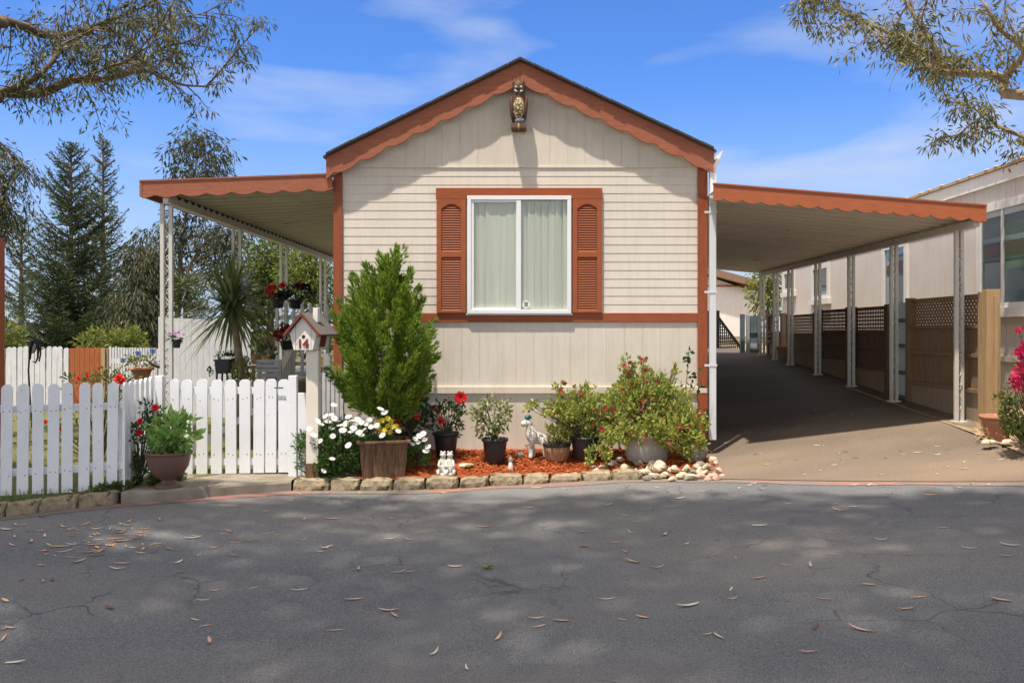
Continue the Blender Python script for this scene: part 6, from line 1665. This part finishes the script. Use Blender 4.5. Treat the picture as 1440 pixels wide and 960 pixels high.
def softtree(name, label, base, crowns, n, L, W, mat, trunkpts, tr=.14, droop=.6, clr=.35, bark='bark', clpx=22):
    t = thing(name, base, label, 'tree'); wd, lf = MB(), MB(); tp_ = spl(trunkpts, 4); wd.tube(tp_, [max(.02, tr*(1-i/len(tp_))) for i in range(len(tp_))], 8)
    tot = sum(c_[3]*c_[4] for c_ in crowns)
    for px, py, Y, rx, rz_ in crowns:
        k = Y/F; c_ = at(px, py, Y); m = max(4, int(n*rx*rz_/tot/clpx))
        for i in range(m):
            d = rnd3(); q = c_+V((d.x*rx*k, d.y*rx*k*.8, d.z*rz_*k))
            if i % 5 == 0:
                st0 = min(tp_, key=lambda s: (s-q).length+abs(s.z-q.z+.4)); wd.tube([st0, st0.lerp(q, .5)+V((0,0,.1)), q], [.025,.016,.005], 4, False)
            for j in range(clpx):
                e = rnd3(); lf.leaf(q+V((e.x,e.y,e.z*1.1))*clr, e+V((0,0,-droop)), L*R.uniform(.6,1.2), W*R.uniform(.7,1.2), .15)
    wd.build('trunk', bark, t); lf.build('crown', mat, t); return t
softtree('weeping_tree', 'dark dense weeping tree between the conifers and the awning post', at(195,490,22)*1, [(195,410,22,34,60),(182,450,21.5,28,42),(212,380,22.5,30,60),(208,450,22,24,40)], 9000, .20, .035, 'weeping', [V(((200-CX)*22/F,22,-.1)), at(200,420,22), at(205,350,22)], droop=1.3)
softtree('gum_tree', 'thin open gum tree with sparse blue green leaves above the patio awning', V(((262-CX)*26/F,26,-.1)), [(280,225,26,50,38),(300,240,26,30,20),(255,250,26,26,20),(262,300,26,34,40),(245,350,26,30,50),(290,355,26.5,34,40),(268,200,26,34,20)], 3600, .24, .055, 'eucfar', [V(((250-CX)*26/F,26,-.1)), at(250,430,26), at(256,340,26), at(270,260,26), at(285,195,26)], .12, droop=.8, clr=.3, clpx=12)
softtree('gum_tree', 'low slender gum tree with bare stem between the awning posts', V(((315-CX)*24/F,24,-.1)), [(315,340,24,34,34),(345,360,24,28,40),(300,385,24,22,24)], 1700, .22, .05, 'eucfar', [V(((255-CX)*24/F,24,-.1)), at(262,420,24), at(268,370,24), at(300,330,24)], .09, droop=.8, clr=.3, clpx=12)
softtree('pine_tree', 'pale needled young pine with horizontal boughs behind the privacy fence', V(((262-CX)*20/F,20,-.1)), [(270,400,20,22,7),(262,425,20,26,7),(275,440,20,26,6),(255,408,20,14,6)], 1500, .2, .03, 'conifer2', [V(((240-CX)*20/F,20,-.1)), at(240,440,20), at(242,395,20)], .08, droop=-.2, clr=.16, clpx=12)
softtree('garden_tree', 'dense mid green tree behind the porch, framed by the awning', V(((385-CX)*21/F,21,-.1)), [(370,395,21,30,48),(395,375,21,26,40),(365,440,21,34,30)], 5200, .14, .06, 'shrubgreen', [V(((380-CX)*21/F,21,-.1)), at(380,430,21), at(382,370,21)], droop=.2)
softtree('golden_tree', 'yellow green feathery tree behind the porch next to the home', V(((440-CX)*20/F,20,-.1)), [(425,375,20,28,36),(450,395,20,26,46),(415,405,20,18,26),(452,440,20,22,30)], 4200, .16, .04, 'yellowgreen', [V(((440-CX)*20/F,20,-.1)), at(440,430,20), at(438,370,20)], droop=.3)
softtree('hedge_shrub', 'yellowish shrub growing over the back fence behind the orange gate', V(((160-CX)*17.5/F,17.5,-.1)), [(160,480,17.5,36,14),(130,485,17.5,20,8),(190,484,17.5,16,8)], 1300, .13, .05, 'yellowgreen', [V(((160-CX)*17.5/F,17.5,-.1)), at(160,485,17.5)], .04, droop=.1, clr=.2)
softtree('hedge_shrub', 'pale leaved shrub above the back fence at the far left', V(((22-CX)*17.5/F,17.5,-.1)), [(22,484,17.5,14,8),(8,470,17.5,10,16)], 360, .15, .06, 'yellowgreen', [V(((22-CX)*17.5/F,17.5,-.1)), at(22,488,17.5)], .03, droop=.1, clr=.2)
softtree('garden_tree', 'yellow green tree at the end of the carport beside the white far house', V(((1080-CX)*24/F,24,.9)), [(1072,405,24,10,24),(1086,400,24,8,24),(1080,430,24,10,16)], 1300, .16, .06, 'yellowgreen', [V(((1080-CX)*24/F,24,.9)), at(1080,400,24)], .08, droop=.5)
# distant wood behind everything on the left
b = MB()
for i in range(7000):
    x = R.uniform(-60, 4); y = R.uniform(46, 56); h = 1.4+1.2*mnoise.noise(V((x*.15, 0, 3)))+.6*mnoise.noise(V((x*.6, 0, 8)))
    b.leaf((x, y, R.uniform(-.3, max(.4, h))), rnd3()+V((0,0,.3)), R.uniform(.3,.6), R.uniform(.15,.3), .2)
kind(b.build('distant_wood', 'weeping', loc=(-28, 50, -.4)), 'stuff')
